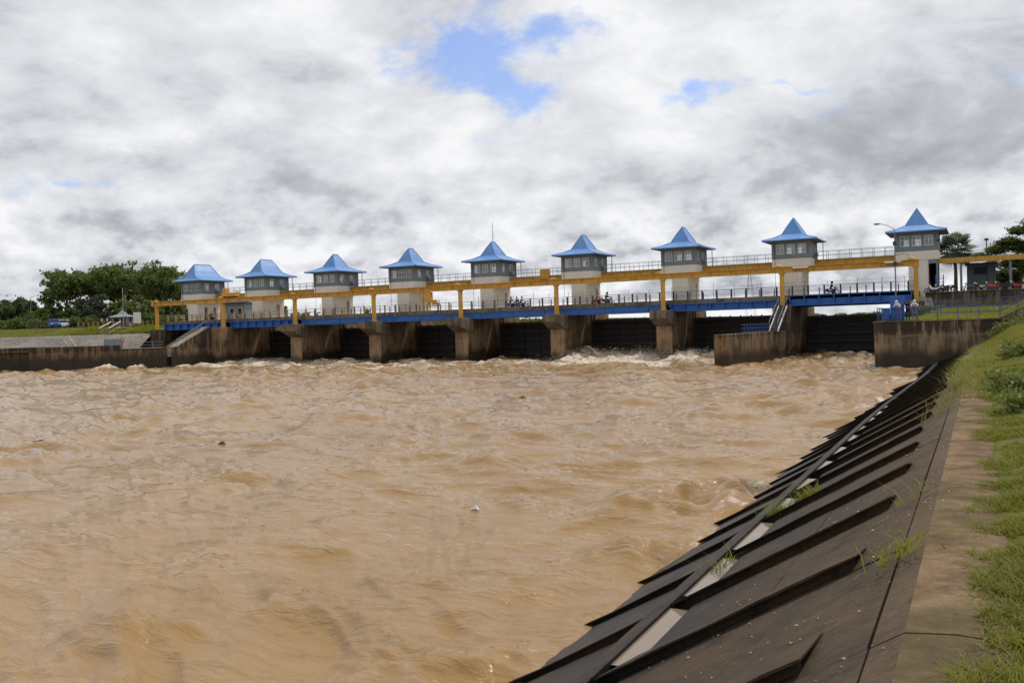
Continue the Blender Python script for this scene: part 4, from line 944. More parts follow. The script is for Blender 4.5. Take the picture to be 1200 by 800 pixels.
# ------------------------------------------------------------------ people and motorbikes
def make_person(loc, rz, pose, label, shirt, legs, head='hair', group=None, arms=None):
    J = {'pelvis': (0, 0, .93), 'chest': (0, .01, 1.25), 'neck': (0, .02, 1.44), 'head': (0, .05, 1.60), 'crown': (0, .045, 1.68)}
    hip, knee, ank, toe = (.09, 0, .88), (.10, .02, .50), (.10, -.01, .09), (.11, .14, .04)
    sho, elb, wri = (.18, .01, 1.38), (.24, -.02, 1.12), (.25, .08, .90)
    if pose == 'lean':
        J.update(pelvis=(0, -.14, .92), chest=(0, .10, 1.19), neck=(0, .25, 1.33), head=(0, .36, 1.43), crown=(0, .39, 1.51))
        hip, knee, ank, toe = (.09, -.14, .88), (.10, -.05, .48), (.10, -.12, .09), (.11, .03, .04); sho, elb, wri = (.17, .16, 1.29), (.25, .30, 1.10), (.10, .46, 1.08)
    if pose == 'ride':
        J.update(pelvis=(0, -.22, .80), chest=(0, -.13, 1.12), neck=(0, -.07, 1.30), head=(0, -.03, 1.46), crown=(0, -.03, 1.54))
        hip, knee, ank, toe = (.10, -.20, .78), (.19, .18, .70), (.17, .06, .34), (.17, .20, .28); sho, elb, wri = (.18, -.1, 1.25), (.27, .08, 1.02), (.27, .36, .98)
    V = []; E = []; Rd = []; L = []
    def v(p, r, l): V.append(p); Rd.append(r); L.append(l); return len(V)-1
    pe = v(J['pelvis'], (.15, .115), 'legs'); ch = v(J['chest'], (.165, .115), 'shirt'); nk = v(J['neck'], (.055, .055), 'skin')
    hd = v(J['head'], (.085, .10), 'head'); cr = v(J['crown'], (.07, .085), 'head'); E += [(pe, ch), (ch, nk), (nk, hd), (hd, cr)]
    hands = []
    for s in (-1, 1):
        f = lambda p: (p[0]*s, p[1], p[2])
        a = v(f(hip), (.085, .09), 'legs'); b_ = v(f(knee), (.06, .062), 'legs'); c_ = v(f(ank), (.04, .042), 'legs'); d_ = v(f(toe), (.04, .028), 'shoe'); E += [(pe, a), (a, b_), (b_, c_), (c_, d_)]
        a = v(f(sho), (.062, .062), 'shirt'); b_ = v(f(elb), (.044, .044), 'shirt'); c_ = v(f(wri), (.028, .03), 'skin'); E += [(ch, a), (a, b_), (b_, c_)]; hands.append((Vector(f(elb)), Vector(f(wri)), s))
    me = bpy.data.meshes.new('person'); me.from_pydata(V, E, []); ob = bpy.data.objects.new('person', me); COL.objects.link(ob)
    ob.modifiers.new('skin', 'SKIN'); sk = me.skin_vertices[0].data
    for i, r_ in enumerate(Rd): sk[i].radius = r_
    sk[pe].use_root = True
    ob.modifiers.new('sub', 'SUBSURF').levels = 1
    dg = bpy.context.evaluated_depsgraph_get(); m2 = bpy.data.meshes.new_from_object(ob.evaluated_get(dg)); bpy.data.objects.remove(ob); bpy.data.meshes.remove(me)
    m2.name = 'body'; names = ['skin', 'shirt', 'legs', 'shoe', 'head']
    mats = [M['skin'], M[shirt], M[legs], M['blackcloth'], M['skin']]
    m2.materials.clear()
    for mm in mats: m2.materials.append(mm)
    for f in m2.polygons:
        c = f.center; best = (9, 'skin')
        for (a, b_) in E:
            A = Vector(V[a]); B = Vector(V[b_]); tt = max(0, min(1, (c-A).dot(B-A)/max(1e-6, (B-A).length_squared))); d = (A+(B-A)*tt-c).length
            if d < best[0]: best = (d, L[b_] if tt > .5 else L[a])
        f.material_index = names.index(best[1]); f.use_smooth = True
    t = thing('person', loc, label, 'person', group, rz)
    body = bpy.data.objects.new('body', m2); COL.objects.link(body); body.parent = t
    hc = Vector(J['head'])+Vector((0, -.015, .03))
    if head == 'scarf':
        mb = MB(); mb.ball(hc+Vector((0, -.01, 0)), .118, .125, .14, 12, 8); mb.tube([hc+Vector((0, -.02, -.08)), hc+Vector((0, -.07, -.24))], [.11, .19], 12); mb.build('head_scarf', M[shirt], t, smooth=True)
    elif head == 'helmet':
        MB().ball(hc+Vector((0, 0, .01)), .13, .145, .14, 12, 8).build('helmet', M[arms or 'blackcloth'], t, smooth=True)
    else:
        MB().ball(hc+Vector((0, -.018, .02)), .098, .105, .115, 12, 8).build('hair', M['hair'], t, smooth=True)
    fc = MB(); hd_ = Vector(J['head'])
    for s in (-1, 1): fc.ball(hd_+Vector((s*.033, .092, .012)), .011, .006, .007, 6, 4)
    fc.build('eyes', M['hair'], t); MB().ball(hd_+Vector((0, .105, -.015)), .012, .018, .022, 6, 4).build('nose', M['skin'], t, smooth=True)
    for (e, w, s) in hands:
        d = (w-e).normalized(); side = d.cross(Vector((0, 0, 1)) if abs(d.z) < .9 else Vector((0, 1, 0))).normalized(); mb = MB()
        mb.bar(w-d*.01, w+d*.085, .075, .028)
        for q in range(4): st_ = w+d*.08+side*(-.028+.019*q); ln = (.062, .075, .07, .052)[q]; mb.tube([st_, st_+d*ln*.55, st_+d*ln-Vector((0, 0, .022))], [.0085, .008, .006], 6)
        mb.tube([w+d*.02+side*.036*s, w+d*.055+side*.062*s, w+d*.085+side*.058*s], [.011, .009, .007], 6); mb.build('hand', M['skin'], t)
    return t
def make_bike(loc, rz, label, col, group):
    t = thing('motorbike', loc, label, 'motorbike', group, rz)
    for y in (-.62, .62):
        pts = [(0, y+.27*math.cos(a), .29+.27*math.sin(a)) for a in [2*math.pi*k/14 for k in range(15)]]
        w = MB().tube(pts, .045, 6, False).build('tyre', M['rubber'], t)
        MB().tube([(-.05, y, .29), (.05, y, .29)], .12, 10).build('hub', M['pole'], w)
    MB().prism([(-.75, .62), (-.55, .48), (-.1, .40), (.25, .42), (.42, .75), (.36, .95), (.22, .68), (-.2, .62), (-.7, .76)], 'x', -.10, .10).build('body_panel', col, t, bevel=.03)
    MB().box(-.13, .13, -.72, .05, .70, .80).build('seat', M['rubber'], t, bevel=.035)
    f = MB(); f.tube([(0, .62, .29), (0, .42, .95)], .03, 6); f.tube([(-.32, .34, 1.0), (0, .42, .98), (.32, .34, 1.0)], .018, 6); f.build('fork', M['darksteel'], t)
    MB().box(-.14, .14, -.12, .30, .22, .45).build('engine', M['darksteel'], t, bevel=.03)
    MB().ball((0, .50, .86), .1, .08, .1, 8, 6).build('headlight', M['white'], t, smooth=True)
    MB().tube([(.15, .1, .28), (.17, -.75, .36)], [.03, .05], 6).build('exhaust', M['pole'], t)
    for s in (-1, 1):
        MB().tube([(s*.3, .36, 1.0), (s*.34, .36, 1.16)], .01, 4).build('mirror_stem', M['darksteel'], t); MB().ball((s*.35, .36, 1.2), .06, .015, .04, 6, 4).build('mirror', M['darksteel'], t)
    return t
ZD = 3.53
make_person((.0, -22.80, ZD), R(158), 'lean', 'person in white top and head scarf leaning on the abutment railing, nearest the river', 'whitecloth', 'violet', 'scarf')
make_person((.62, -22.72, ZD), R(170), 'lean', 'person in black between the two people in white on the abutment', 'blackcloth', 'navy', 'hair')
make_person((1.12, -22.78, ZD), R(185), 'lean', 'person in white top leaning on the railing at the right of the three', 'whitecloth', 'violet', 'scarf')
DK = 6.185
def on_deck(px, y): return (aty(px, 350, y)[0], y, DK)
q = on_deck(976, 2.6); make_bike(q, R(-90), 'dark motorbike riding over the rightmost bridge span', M['darksteel'], 'motorbikes on the bridge'); make_person((q[0], q[1], q[2]-.02), R(-90), 'ride', 'dark-clothed rider on the rightmost bridge span', 'blackcloth', 'navy', 'helmet', 'riders on the bridge')
q = on_deck(701, 2.4); make_bike(q, R(-90), 'red motorbike left of a second one beside the sixth tower', M['redpaint'], 'motorbikes on the bridge'); make_person((q[0], q[1], q[2]-.02), R(-90), 'ride', 'rider in orange on the red motorbike beside the sixth tower', 'orange', 'blackcloth', 'hair', 'riders on the bridge')
q = on_deck(712, 2.8); make_bike(q, R(-90), 'red motorbike in front of another one, right of the sixth tower', M['redpaint'], 'motorbikes on the bridge'); make_person((q[0], q[1], q[2]-.02), R(-90), 'ride', 'rider in dark jacket right of the sixth tower', 'blackcloth', 'navy', 'helmet', 'riders on the bridge')
for px, y, cl, lab in ((599.5, 2.3, 'purple', 'rider in purple, left of the three riders right of the mast tower'), (606, 2.9, 'navy', 'rider in navy, middle of the three riders right of the mast tower'), (612, 2.4, 'violet', 'rider in violet, right of the three riders right of the mast tower')):
    q = on_deck(px, y); make_bike(q, R(-90), 'motorbike under the '+lab, M['bluesteel'], 'motorbikes on the bridge'); make_person((q[0], q[1], q[2]-.02), R(-90), 'ride', lab, cl, 'blackcloth', 'hair', 'riders on the bridge')
q = on_deck(247, 2.4); make_bike(q, R(-90), 'dark motorbike on the leftmost bridge span', M['darksteel'], 'motorbikes on the bridge'); make_person((q[0], q[1], q[2]-.02), R(-90), 'ride', 'rider in navy on the leftmost bridge span', 'navy', 'blackcloth', 'hair', 'riders on the bridge')
for k, (px, y, cm, rz, lab) in enumerate(((1094, 2.0, 'white', 75, 'white motorbike parked closest to the rightmost tower'), (1103, 2.6, 'darksteel', 100, 'dark motorbike parked second from the rightmost tower'), (1110, 1.6, 'darksteel', 80, 'dark motorbike parked left of the palm trunk'),
                                     (1138, 1.2, 'darksteel', 85, 'dark motorbike parked alone before the blue-grey building'), (1149, 1.4, 'white', 95, 'pale motorbike parked at the building corner'), (1163, 1.2, 'redpaint', 88, 'red motorbike parked right of the blue-grey building'),
                                     (1174, 1.6, 'darksteel', 94, 'dark motorbike parked left of the right canopy post'), (1192, 1.3, 'redpaint', 90, 'red motorbike parked at the right edge of the picture'))):
    x = aty(px, 335, y)[0]; make_bike((x, y, 6.0), R(rz), lab, M[cm], 'motorbikes parked under the canopy')
q_ = atz(9, 389.5, 6.2); make_bike(q_, R(-100), 'dark motorbike on the left bank road at the picture edge', M['darksteel'], 'motorbikes on the left bank'); make_person((q_[0], q_[1], 6.19), R(-100), 'ride', 'rider in navy on the left bank road', 'navy', 'blackcloth', 'helmet')
for px, lab in ((119.5, 'left one of two people in white beside the guard hut'), (126, 'right one of two people in white beside the guard hut')):
    q_ = atd(px, 384, 158); make_person((q_[0], q_[1], 6.18), R(150), 'stand', lab, 'whitecloth', 'navy', 'hair')

# ------------------------------------------------------------------ left bank furniture
def make_car(loc, rz, label, col, low=None):
    t = thing('parked_car', loc, label, 'car', 'vehicles on the left bank', rz)
    MB().prism([(-2.0, .35), (2.0, .35), (2.05, .7), (1.9, .92), (-2.0, .95), (-2.05, .6)], 'x', -.8, .8).build('body', col, t, bevel=.06)
    MB().prism([(-1.75, .95), (.95, .95), (.35, 1.5), (-1.5, 1.52)], 'x', -.72, .72).build('cabin', col, t, bevel=.05)
    for s in (-1, 1):
        MB().prism([(-1.5, 1.0), (.7, 1.0), (.25, 1.42), (-1.38, 1.43)], 'x', s*.722, s*.735).build('side_window', M['dark'], t)
        for y in (-1.25, 1.25): w = MB().tube([(s*.62, y, .33), (s*.82, y, .33)], .33, 14).build('tyre', M['rubber'], t); MB().tube([(s*.822, y, .33), (s*.835, y, .33)], .18, 10).build('rim', M['pole'], w)
        MB().box(s*.55-.16, s*.55+.16, 1.96, 2.04, .62, .78).build('headlight', M['white'], t)
    MB().hexa([(-.66, .99, .99), (.66, .99, .99), (.66, .97, .98), (-.66, .97, .98), (-.62, .47, 1.46), (.62, .47, 1.46), (.62, .45, 1.45), (-.62, .45, 1.45)]).build('windscreen', M['dark'], t)
    if low: MB().box(-.815, .815, -1.9, 1.9, .36, .6).build('sill_panel', low, t)
    return t
for px, py, rz, cm, lw_, lab in ((64, 384.5, 238, 'bluesteel', None, 'blue car on the left bank road'), (75.5, 384.9, 215, 'white', 'redpaint', 'white and red car beside the blue one on the left bank road')):
    q_ = atz(px, py, 6.2); make_car((q_[0], q_[1], 6.19), R(rz), lab, M[cm], M[lw_] if lw_ else None)
q_ = atd(144, 381, 152); hx, hy, hz = q_[0], q_[1], 6.15
hrz = R(30); t = thing('guard_hut', (hx, hy, hz), 'small white guard hut with blue-grey pyramid roof on the left bank', 'hut', rz=hrz); t.scale = (.82, .82, .82)
hw = MB(); wall_with_windows(hw, 'x', -1.5, .12, -1.5, 1.5, 0, 1.9, [(-1.2, -.2, .9, 1.6), (.2, 1.1, .01, 1.7)]); wall_with_windows(hw, 'y', 1.5, -.12, -1.38, 1.5, 0, 1.9, [(-.6, .6, .9, 1.6)]); hw.box(-1.5, -1.38, -1.38, 1.5, 0, 1.9); hw.box(-1.38, 1.38, 1.38, 1.5, 0, 1.9)
hw.build('wall', M['greyrail'], t); MB().box(-1.2, -.2, -1.46, -1.43, .9, 1.6).build('window', M['dark'], t); MB().box(.2, 1.1, -1.46, -1.43, .02, 1.7).build('door', M['darksteel'], t); MB().box(1.43, 1.46, -.6, .6, .9, 1.6).build('window', M['dark'], t)
MB().add([(-2.1, -2.1, 1.85), (2.1, -2.1, 1.85), (2.1, 2.1, 1.85), (-2.1, 2.1, 1.85), (-.8, -.8, 2.35), (.8, -.8, 2.35), (.8, .8, 2.35), (-.8, .8, 2.35), (0, 0, 3.3)],
         [(0, 1, 5, 4), (1, 2, 6, 5), (2, 3, 7, 6), (3, 0, 4, 7), (4, 5, 8), (5, 6, 8), (6, 7, 8), (7, 4, 8), (0, 3, 2, 1)]).build('roof', M['greyrail'], t)
q_ = atd(161, 380, 150); t = thing('notice_board', (q_[0], q_[1], 6.2), 'white notice board beside the guard hut', 'sign', rz=R(32))
MB().box(-.6, .6, -.05, .05, .35, 2.1).build('board', M['white'], t, bevel=.02)
for s in (-.5, .5): MB().box(s-.05, s+.05, .052, .12, 0, 2.0).build('leg', M['pole'], t)
q_ = atd(271, 376, 160); t = thing('office_block', (q_[0], q_[1], 6.2), 'small pale blue building behind the first tower', 'building', rz=R(20))
MB().box(-2.5, 2.5, 0, 4, 0, 3.4).build('wall', M['greyrail'], t); MB().box(-3, 3, -.6, 4.4, 3.4, 3.65).build('roof', M['bluerail'], t)
for x in (-1.5, .2, 1.6): w = MB().box(x-.4, x+.4, -.03, -.004, 1.4, 2.6).build('window', M['white'], t); MB().box(x-.33, x+.33, -.045, -.031, 1.47, 2.53).build('pane', M['dark'], w)
q_ = atd(37, 386, 165); lamp_post(q_[0], q_[1], 6.2, 5.6, (1.1, .5, .15), 'street lamp with arm to the right, among bushes at far left', .07)
q_ = atd(148.5, 381, 150); lamp_post(q_[0], q_[1], 6.2, 5.2, (.5, .25, .1), 'slim street lamp right behind the guard hut', .05)
q_ = atd(145.5, 393, 146); t = thing('tan_pole', (q_[0], q_[1], 4.9), 'thin tan pole standing on the stone slope in front of the guard hut', 'pole'); MB().tube([(0, 0, 0), (0, 0, 7.2)], [.07, .05], 6).build('pole', M['tanpole'], t); MB().box(-.12, .12, -.12, .12, 0, .04).build('base_plate', M['tanpole'], t)
# stair and its solid flank on the left side of the second pier
o = (-93, -5, 0); t = thing('concrete_stair', o, 'pale concrete stair with solid flank descending left from the second pier', 'stair')
MB().prism([(-1.98, -3), (-1.98, 5.28), (-2.6, 5.28), (-8.5, 2.74), (-8.5, -3)], 'x', -92.38, -91.4).build('stair_flank', M['leftwall'], t, o)
for k in range(14):
    f0, f1 = k/14, (k+1)/14; y = -2.6-5.9*f0; z = 5.28-2.54*f0
    MB().box(-93.6, -92.4, -2.6-5.9*f1, y, z-.9, z-.02).build('step', M['conc'], t, o)
MB().hexa([(-92.45, -8.6, 2.70), (-91.36, -8.6, 2.70), (-91.36, -2.55, 5.30), (-92.45, -2.55, 5.30), (-92.45, -8.6, 2.86), (-91.36, -8.6, 2.86), (-91.36, -2.55, 5.44), (-92.45, -2.55, 5.44)]).build('flank_coping', M['conc'], t, o)
railing('railing', [(-91.5, -2.6, 5.42), (-91.5, -8.4, 2.86)], .9, 'grey handrail sloping down beside the pale concrete stair', M['greyrail'], rails=(1.0,), spacing=2.0)
railing('railing', [(-93.8, -8.5, 2.76), (-104, -12.2, 2.78)], .8, 'low grey railing on the left terrace at the foot of the stair', M['greyrail'], rails=(1.0, .5), spacing=1.6)
tf = MB().prism([(-92.4, -8.2), (-104.9, -12.6), (-105.2, -4.0), (-104.9, 5.0), (-92.4, 5.0)], 'z', 1.5, 2.71).build('stair_terrace', M['conc']); tag(tf, kind='structure')
# yellow and black marker posts along the left road, fence behind
def find_u(px, s):
    lo, hi = 0.0, 2.0
    for _ in range(40):
        m_ = (lo+hi)/2; x, y = left_pt(m_, s); d = np.array([x, y, left_z(s)])-CAM; X = 600+FPX*(d@CR)/(d@CF)
        if X > px: lo = m_
        else: hi = m_
    return (lo+hi)/2
def left_at(px, s): x, y = left_pt(find_u(px, s), s); return (x, y, left_z(s))
for k in range(16):
    px = 92+k*5.8; q_ = left_at(px, 18.0); t = thing('marker_post', q_, ORD[k % 9]+' of the yellow and black marker posts by the left road, counted from the hut side' if k < 9 else 'short yellow and black marker post along the left road', 'bollard', 'marker posts along the left road')
    for j in range(4): MB().box(-.09, .09, -.09, .09, .18*j, .18*j+.178).build('band', M['yellow'] if j % 2 else M['rubber'], t)
    t['label'] = 'short yellow and black marker post in the row beside the left road'
fn = thing('wire_fence', left_at(140, 27), 'thin dark fence along the foot of the left trees', 'fence'); o = tuple(fn.location)
for k in range(34):
    q_ = left_at(30+k*5, 27); MB().tube([q_, (q_[0], q_[1], q_[2]+1.7)], .035, 4).build('fence_post', M['darksteel'], fn, o)
for z in (.5, 1.0, 1.6):
    MB().tube([(a, b, c+z) for a, b, c in (left_at(30+k*15, 27) for k in range(12))], .015, 4).build('fence_wire', M['darksteel'], fn, o)
# pale strips (stair kerbs) and other marks on the stone slope
for (pa, pb) in ((71.5, 82), (80, 90), (121, 121.5)):
    a = left_at(pa, 7.6); b = left_at(pb, 2.8); mb = MB().bar((a[0], a[1], a[2]+.03), (b[0], b[1], b[2]+.05), .25, .14); mb.build('pale_kerb', M['conc'], revl)
a = left_at(121, 3.4); b = left_at(142, 3.4); t = thing('metal_screen', a, 'dark grey panel on the left terrace below the guard hut', 'screen'); MB().hexa([(0, 0, 0), (b[0]-a[0], b[1]-a[1], 0), (b[0]-a[0]-.1, b[1]-a[1]+.2, 0), (-.1, .2, 0), (0, 0, 1.05), (b[0]-a[0], b[1]-a[1], 1.05), (b[0]-a[0]-.1, b[1]-a[1]+.2, 1.05), (-.1, .2, 1.05)]).build('panel_plate', M['greyrail'], t)
MB().box(-.05, .1, -.06, -.01, .1, 1.0).build('edge_strip', M['white'], t)
a = left_at(143.5, 3.2); t = thing('valve_wheel', a, 'small red valve stand beside the dark panel on the left terrace', 'valve'); MB().tube([(0, 0, 0), (0, 0, .9)], .07, 6).build('stem', M['redpaint'], t); MB().tube([(.35*math.cos(k*math.pi/6), 0, .95+.35*math.sin(k*math.pi/6)) for k in range(13)], .05, 6, False).build('wheel', M['redpaint'], t)
# stair with pale rails up to the hut
a = Vector(left_at(122, 8.2)); b = Vector(left_at(136, 15.5)); t = thing('bank_stair', tuple(a), 'narrow stair with pale rails climbing the left bank to the guard hut', 'stair'); o = tuple(a); sd_ = (b-a).cross(Vector((0, 0, 1))).normalized()*.7
for s in (-1, 1): MB().tube([a+sd_*s+Vector((0, 0, .9)), b+sd_*s+Vector((0, 0, .9))], .06, 6).build('handrail', M['white'], t, o); MB().bar(a+sd_*s+Vector((0, 0, .08)), b+sd_*s+Vector((0, 0, .08)), .2, .25).build('stringer', M['conc'], t, o)
for k in range(12):
    p = a.lerp(b, (k+.5)/12); MB().bar(p-sd_*.85+Vector((0, 0, .06)), p+sd_*.85+Vector((0, 0, .06)), .35, .12).build('step', M['conc'], t, o)
# ------------------------------------------------------------------ vegetation
def leaf_cloud(lobes, leaf, seed, flat=.0, aspect=.55):
    """leaf-sized quads spread through lobes; lobes: (x,y,z,rx,ry,rz,n)"""
    g = np.random.default_rng(seed); P = []
    for (x, y, z, rx, ry, rz, n) in lobes:
        nc = max(6, int(n/26)); d = g.normal(size=(nc, 3)); d /= np.linalg.norm(d, axis=1)[:, None]
        c = d*(g.random((nc, 1))**.42)*np.array([rx, ry, rz])*(.82+.34*g.random((nc, 1)))+np.array([x, y, z])
        k = g.integers(0, nc, n); sp = .17*np.array([rx, ry, rz*.8])+.10
        P.append(c[k]+g.normal(size=(n, 3))*sp*.75)
    P = np.concatenate(P); n = len(P)
    a = g.normal(size=(n, 3)); a[:, 2] *= (1-flat); a /= np.linalg.norm(a, axis=1)[:, None]
    b = g.normal(size=(n, 3)); b[:, 2] *= (1-flat); b -= a*(a*b).sum(1)[:, None]; b /= np.linalg.norm(b, axis=1)[:, None]
    s = leaf*(.6+.8*g.random((n, 1))); nn = np.cross(a, b)*s*.22
    V = np.stack([P-a*s, P-b*s*aspect+nn, P+a*s, P+b*s*aspect+nn], 1).reshape(-1, 3)
    F = np.arange(n*4).reshape(n, 4)
    return V, F
def tree(name, label, base, h, w, mat, seed, n=2600, leaf=.32, trunk=.35, group='trees on the left bank', r=.22, lobes=None, flat=0.0):
    g = random.Random(seed); t = thing(name, base, label, 'tree', group)
    if lobes is None:
        lobes = []; k = 9
        for i in range(k):
            a = 2*math.pi*i/k+g.uniform(-.4, .4); q = g.uniform(.25, .62)*w/2; zz = h*(trunk+(1-trunk)*g.uniform(.25, .80))
            rr_ = w*g.uniform(.17, .27); lobes.append((q*math.cos(a), q*math.sin(a), zz, rr_, rr_, rr_*.72, n//(k+2)))
        lobes.append((0, 0, h*.82, w*.24, w*.24, h*.16, n//(k+2))); lobes.append((g.uniform(-.1, .1)*w, 0, h*.55, w*.33, w*.33, h*.2, n//(k+2)))
    V, F = leaf_cloud(lobes, leaf, seed, flat); np_mesh('crown', V, F, mat, False, t)
    tk = MB(); tk.tube([(0, 0, -.3), (g.uniform(-.1, .1), 0, h*.25), (g.uniform(-.2, .2), g.uniform(-.2, .2), h*.55), (0, 0, h*.8)], [r*1.25, r, r*.7, r*.2], 8)
    for L in lobes[:7]: tk.tube([(0, 0, h*trunk*.8), (L[0]*.5, L[1]*.5, (h*trunk*.8+L[2])/2+.2), (L[0], L[1], L[2])], [r*.5, r*.32, r*.08], 6)
    tk.build('trunk', M['bark'], t, smooth=True); return t
def px_tree(name, label, px, top, wpx, dep, mat, seed, base=6.2, **kw):
    q_ = atd(px, 392, dep); tp = atd(px, top, dep)[2]; return tree(name, label, (q_[0], q_[1], base), tp-base, wpx*dep/FPX, mat, seed, **kw)
px_tree('broadleaf_tree', 'big round-crowned tree at the left end of the tall tree group', 80, 314, 74, 172, M['leaf'], 1, n=5200, leaf=.34)
px_tree('broadleaf_tree', 'tall dark tree second from left in the tall tree group', 112, 313, 60, 182, M['leafd'], 2, n=4600)
px_tree('broadleaf_tree', 'tall tree in the middle of the group above the guard hut', 142, 309, 80, 176, M['leaf'], 3, n=6000, leaf=.32)
px_tree('broadleaf_tree', 'tall tree right of centre in the left group', 170, 311, 66, 184, M['leafd'], 4, n=4800)
px_tree('broadleaf_tree', 'tall tree directly left of the first tower', 194, 309, 66, 176, M['leaf'], 5, n=5000, leaf=.32)
px_tree('broadleaf_tree', 'tree partly hidden behind the first tower', 216, 322, 40, 186, M['leafd'], 6, n=1800)
px_tree('shrub_tree', 'grey-green rounded shrub tree below the tall group', 118, 343, 40, 166, M['leafg'], 7, n=2200, trunk=.1, leaf=.24)
px_tree('shrub_tree', 'dark bushy tree left of the grey-green shrub', 92, 350, 44, 168, M['leafd'], 8, n=2000, trunk=.1)
px_tree('shrub_tree', 'light green bush at the foot of the left tree group', 66, 358, 40, 170, M['leafy'], 9, n=1600, trunk=.1)
px_tree('shrub_tree', 'bush between the tall trees and the guard hut', 146, 350, 40, 167, M['leaf'], 10, n=1900, trunk=.1)
px_tree('shrub_tree', 'bush behind the notice board', 176, 353, 40, 168, M['leaf'], 11, n=1700, trunk=.1)
px_tree('shrub_tree', 'dark bush filling the gap left of the tower base', 200, 352, 36, 170, M['leafd'], 12, n=1500, trunk=.1)
px_tree('shrub_tree', 'bushy tree at the left picture edge', 4, 350, 40, 168, M['leafd'], 13, n=1800, trunk=.15)
px_tree('shrub_tree', 'bushy green tree near the left edge beside the street lamp', 27, 347, 44, 172, M['leafg'], 14, n=2000, trunk=.15)
px_tree('shrub_tree', 'low green bush between the edge trees and the tall group', 46, 362, 40, 166, M['leafy'], 15, n=1400, trunk=.08)
px_tree('shrub_tree', 'tree seen between the first and second towers', 281, 343, 36, 180, M['leaf'], 16, n=1600, trunk=.15)
px_tree('shrub_tree', 'light green bush behind the bridge railing between first and second towers', 279, 361, 26, 170, M['leafy'], 17, n=1000, trunk=.1)
px_tree('shrub_tree', 'tree showing above the bridge between second and third towers', 328, 354, 26, 190, M['leafg'], 18, n=1100, trunk=.2)
hedge_l = []
for k in range(26): q_ = left_at(-40+k*9.5, 29+random.uniform(-1, 1.5)); hedge_l.append((q_[0], q_[1], q_[2]+.7, 1.8, 1.4, random.uniform(.9, 1.6), 420))
for k in range(40): q_ = left_pt(-.02, 32+k*5.5+random.uniform(-1, 1)); hedge_l.append((q_[0], q_[1], 7.4, 2.6, 2.2, random.uniform(1.2, 2.4), 150))
for k in range(30): q_ = left_at(-50+k*10, 40+random.uniform(-3, 8)); hedge_l.append((q_[0], q_[1], q_[2]+1.6, 3.0, 2.2, random.uniform(3.0, 4.4), 620))
V, F = leaf_cloud(hedge_l, .24, 50); tag(np_mesh('hedge', V, F, M['leaf'], False), 'mass of low undergrowth along the left road', kind='stuff')
# far-off woods beyond the reservoir
fw = []
for k in range(150):
    x = -560+k*3.6+random.uniform(-2, 2); y = 330+random.uniform(-20, 20); hh = float(np.interp(x, [-560, -330, -235, -200, -160, -100, 0], [13, 13, 9, 5.0, 2.3, 1.6, 1.5]))*random.uniform(.85, 1.15)
    fw.append((x, y, 3.8+hh*.45, 5, 5, hh*.55, 150))
V, F = leaf_cloud(fw, .9, 51); tag(np_mesh('far_woods', V, F, M['leaf'], False), 'far-off belt of woods beyond the reservoir', kind='stuff')
fl = MB().box(-1500, 1500, 345, 1600, 2, 4.0).build('far_land', M['ground']); tag(fl, kind='structure')
# fan palm and feathery trees on the right
def palm(loc, h, rad, label, seed):
    g = random.Random(seed); t = thing('fan_palm', loc, label, 'palm', 'trees on the right bank')
    MB().tube([(0, 0, -.2), (.05, 0, h*.5), (0, 0, h)], [.26, .2, .18], 10).build('trunk', M['bark'], t, smooth=True)
    for k in range(64):
        az = g.uniform(0, 6.28); el = math.asin(g.uniform(-.55, 1.0)); L = rad*g.uniform(.45, .6)
        d = Vector((math.cos(az)*math.cos(el), math.sin(az)*math.cos(el), math.sin(el))); b0 = Vector((0, 0, h))+d*L
        mb = MB(); mb.tube([(0, 0, h), b0], [.03, .02], 4)
        u = d.cross(Vector((0, 0, 1))).normalized(); w = u.cross(d)
        for j in range(15):
            a = -1.75+3.5*j/14; v1 = (d*math.cos(a)+u*math.sin(a)); ln = rad*.52*(1-.12*abs(a)); tip = b0+v1*ln-Vector((0, 0, .18*ln)); sdv = v1.cross(w).normalized()*.10
            m_ = b0+v1*ln*.5; mb.add([b0, m_+sdv, tip, m_-sdv], [(0, 1, 2, 3)])
        mb.build('frond', M['palm'], t)
    return t
q_ = aty(1119, 300, 22); palm((q_[0], 22, 5.95), 5.3, 2.75, 'grey-green fan palm right of the rightmost tower', 3)
def feathery(loc, h, lobes, label, seed):
    t = thing('feathery_tree', loc, label, 'tree', 'trees on the right bank'); V, F = leaf_cloud([(*L[:6], int(L[6]*1.7)) for L in lobes], .15, seed, .6, .45); np_mesh('crown', V, F, M['leafy'] if seed % 2 else M['leaf'], False, t)
    tk = MB(); tk.tube([(0, 0, -.3), (.1, 0, h*.4), (0, .1, h*.75)], [.3, .22, .12], 8)
    for L in lobes: tk.tube([(0, 0, h*.35), (L[0]*.5, L[1]*.5, L[2]*.8), (L[0], L[1], L[2]-.1)], [.12, .08, .02], 6)
    tk.build('trunk', M['bark'], t, smooth=True)
def lob(cx, px, py, y, rx, rz, n): p = aty(px, py, y); return (p[0]-cx[0], p[1]-cx[1], p[2]-cx[2], rx, rx*.9, rz, n)
c0 = (11.2, 17.0, 5.95)
feathery(c0, 8.5, [lob(c0, 1196, 270, 17, 1.1, .45, 900), lob(c0, 1183, 284, 16.5, 1.3, .5, 1100), lob(c0, 1168, 293, 16.5, 1.2, .42, 900), lob(c0, 1150, 301, 17, 1.0, .35, 600), lob(c0, 1200, 290, 17.5, 1.6, .6, 1400), lob(c0, 1188, 308, 18, 1.5, .6, 1200), lob(c0, 1206, 312, 17, 1.5, .7, 1300), (0.4, 0, 8.0, 1.6, 1.5, .6, 900)], 'feathery layered tree reaching in from the right picture edge', 61)
c0 = (9.6, 20.0, 5.95)
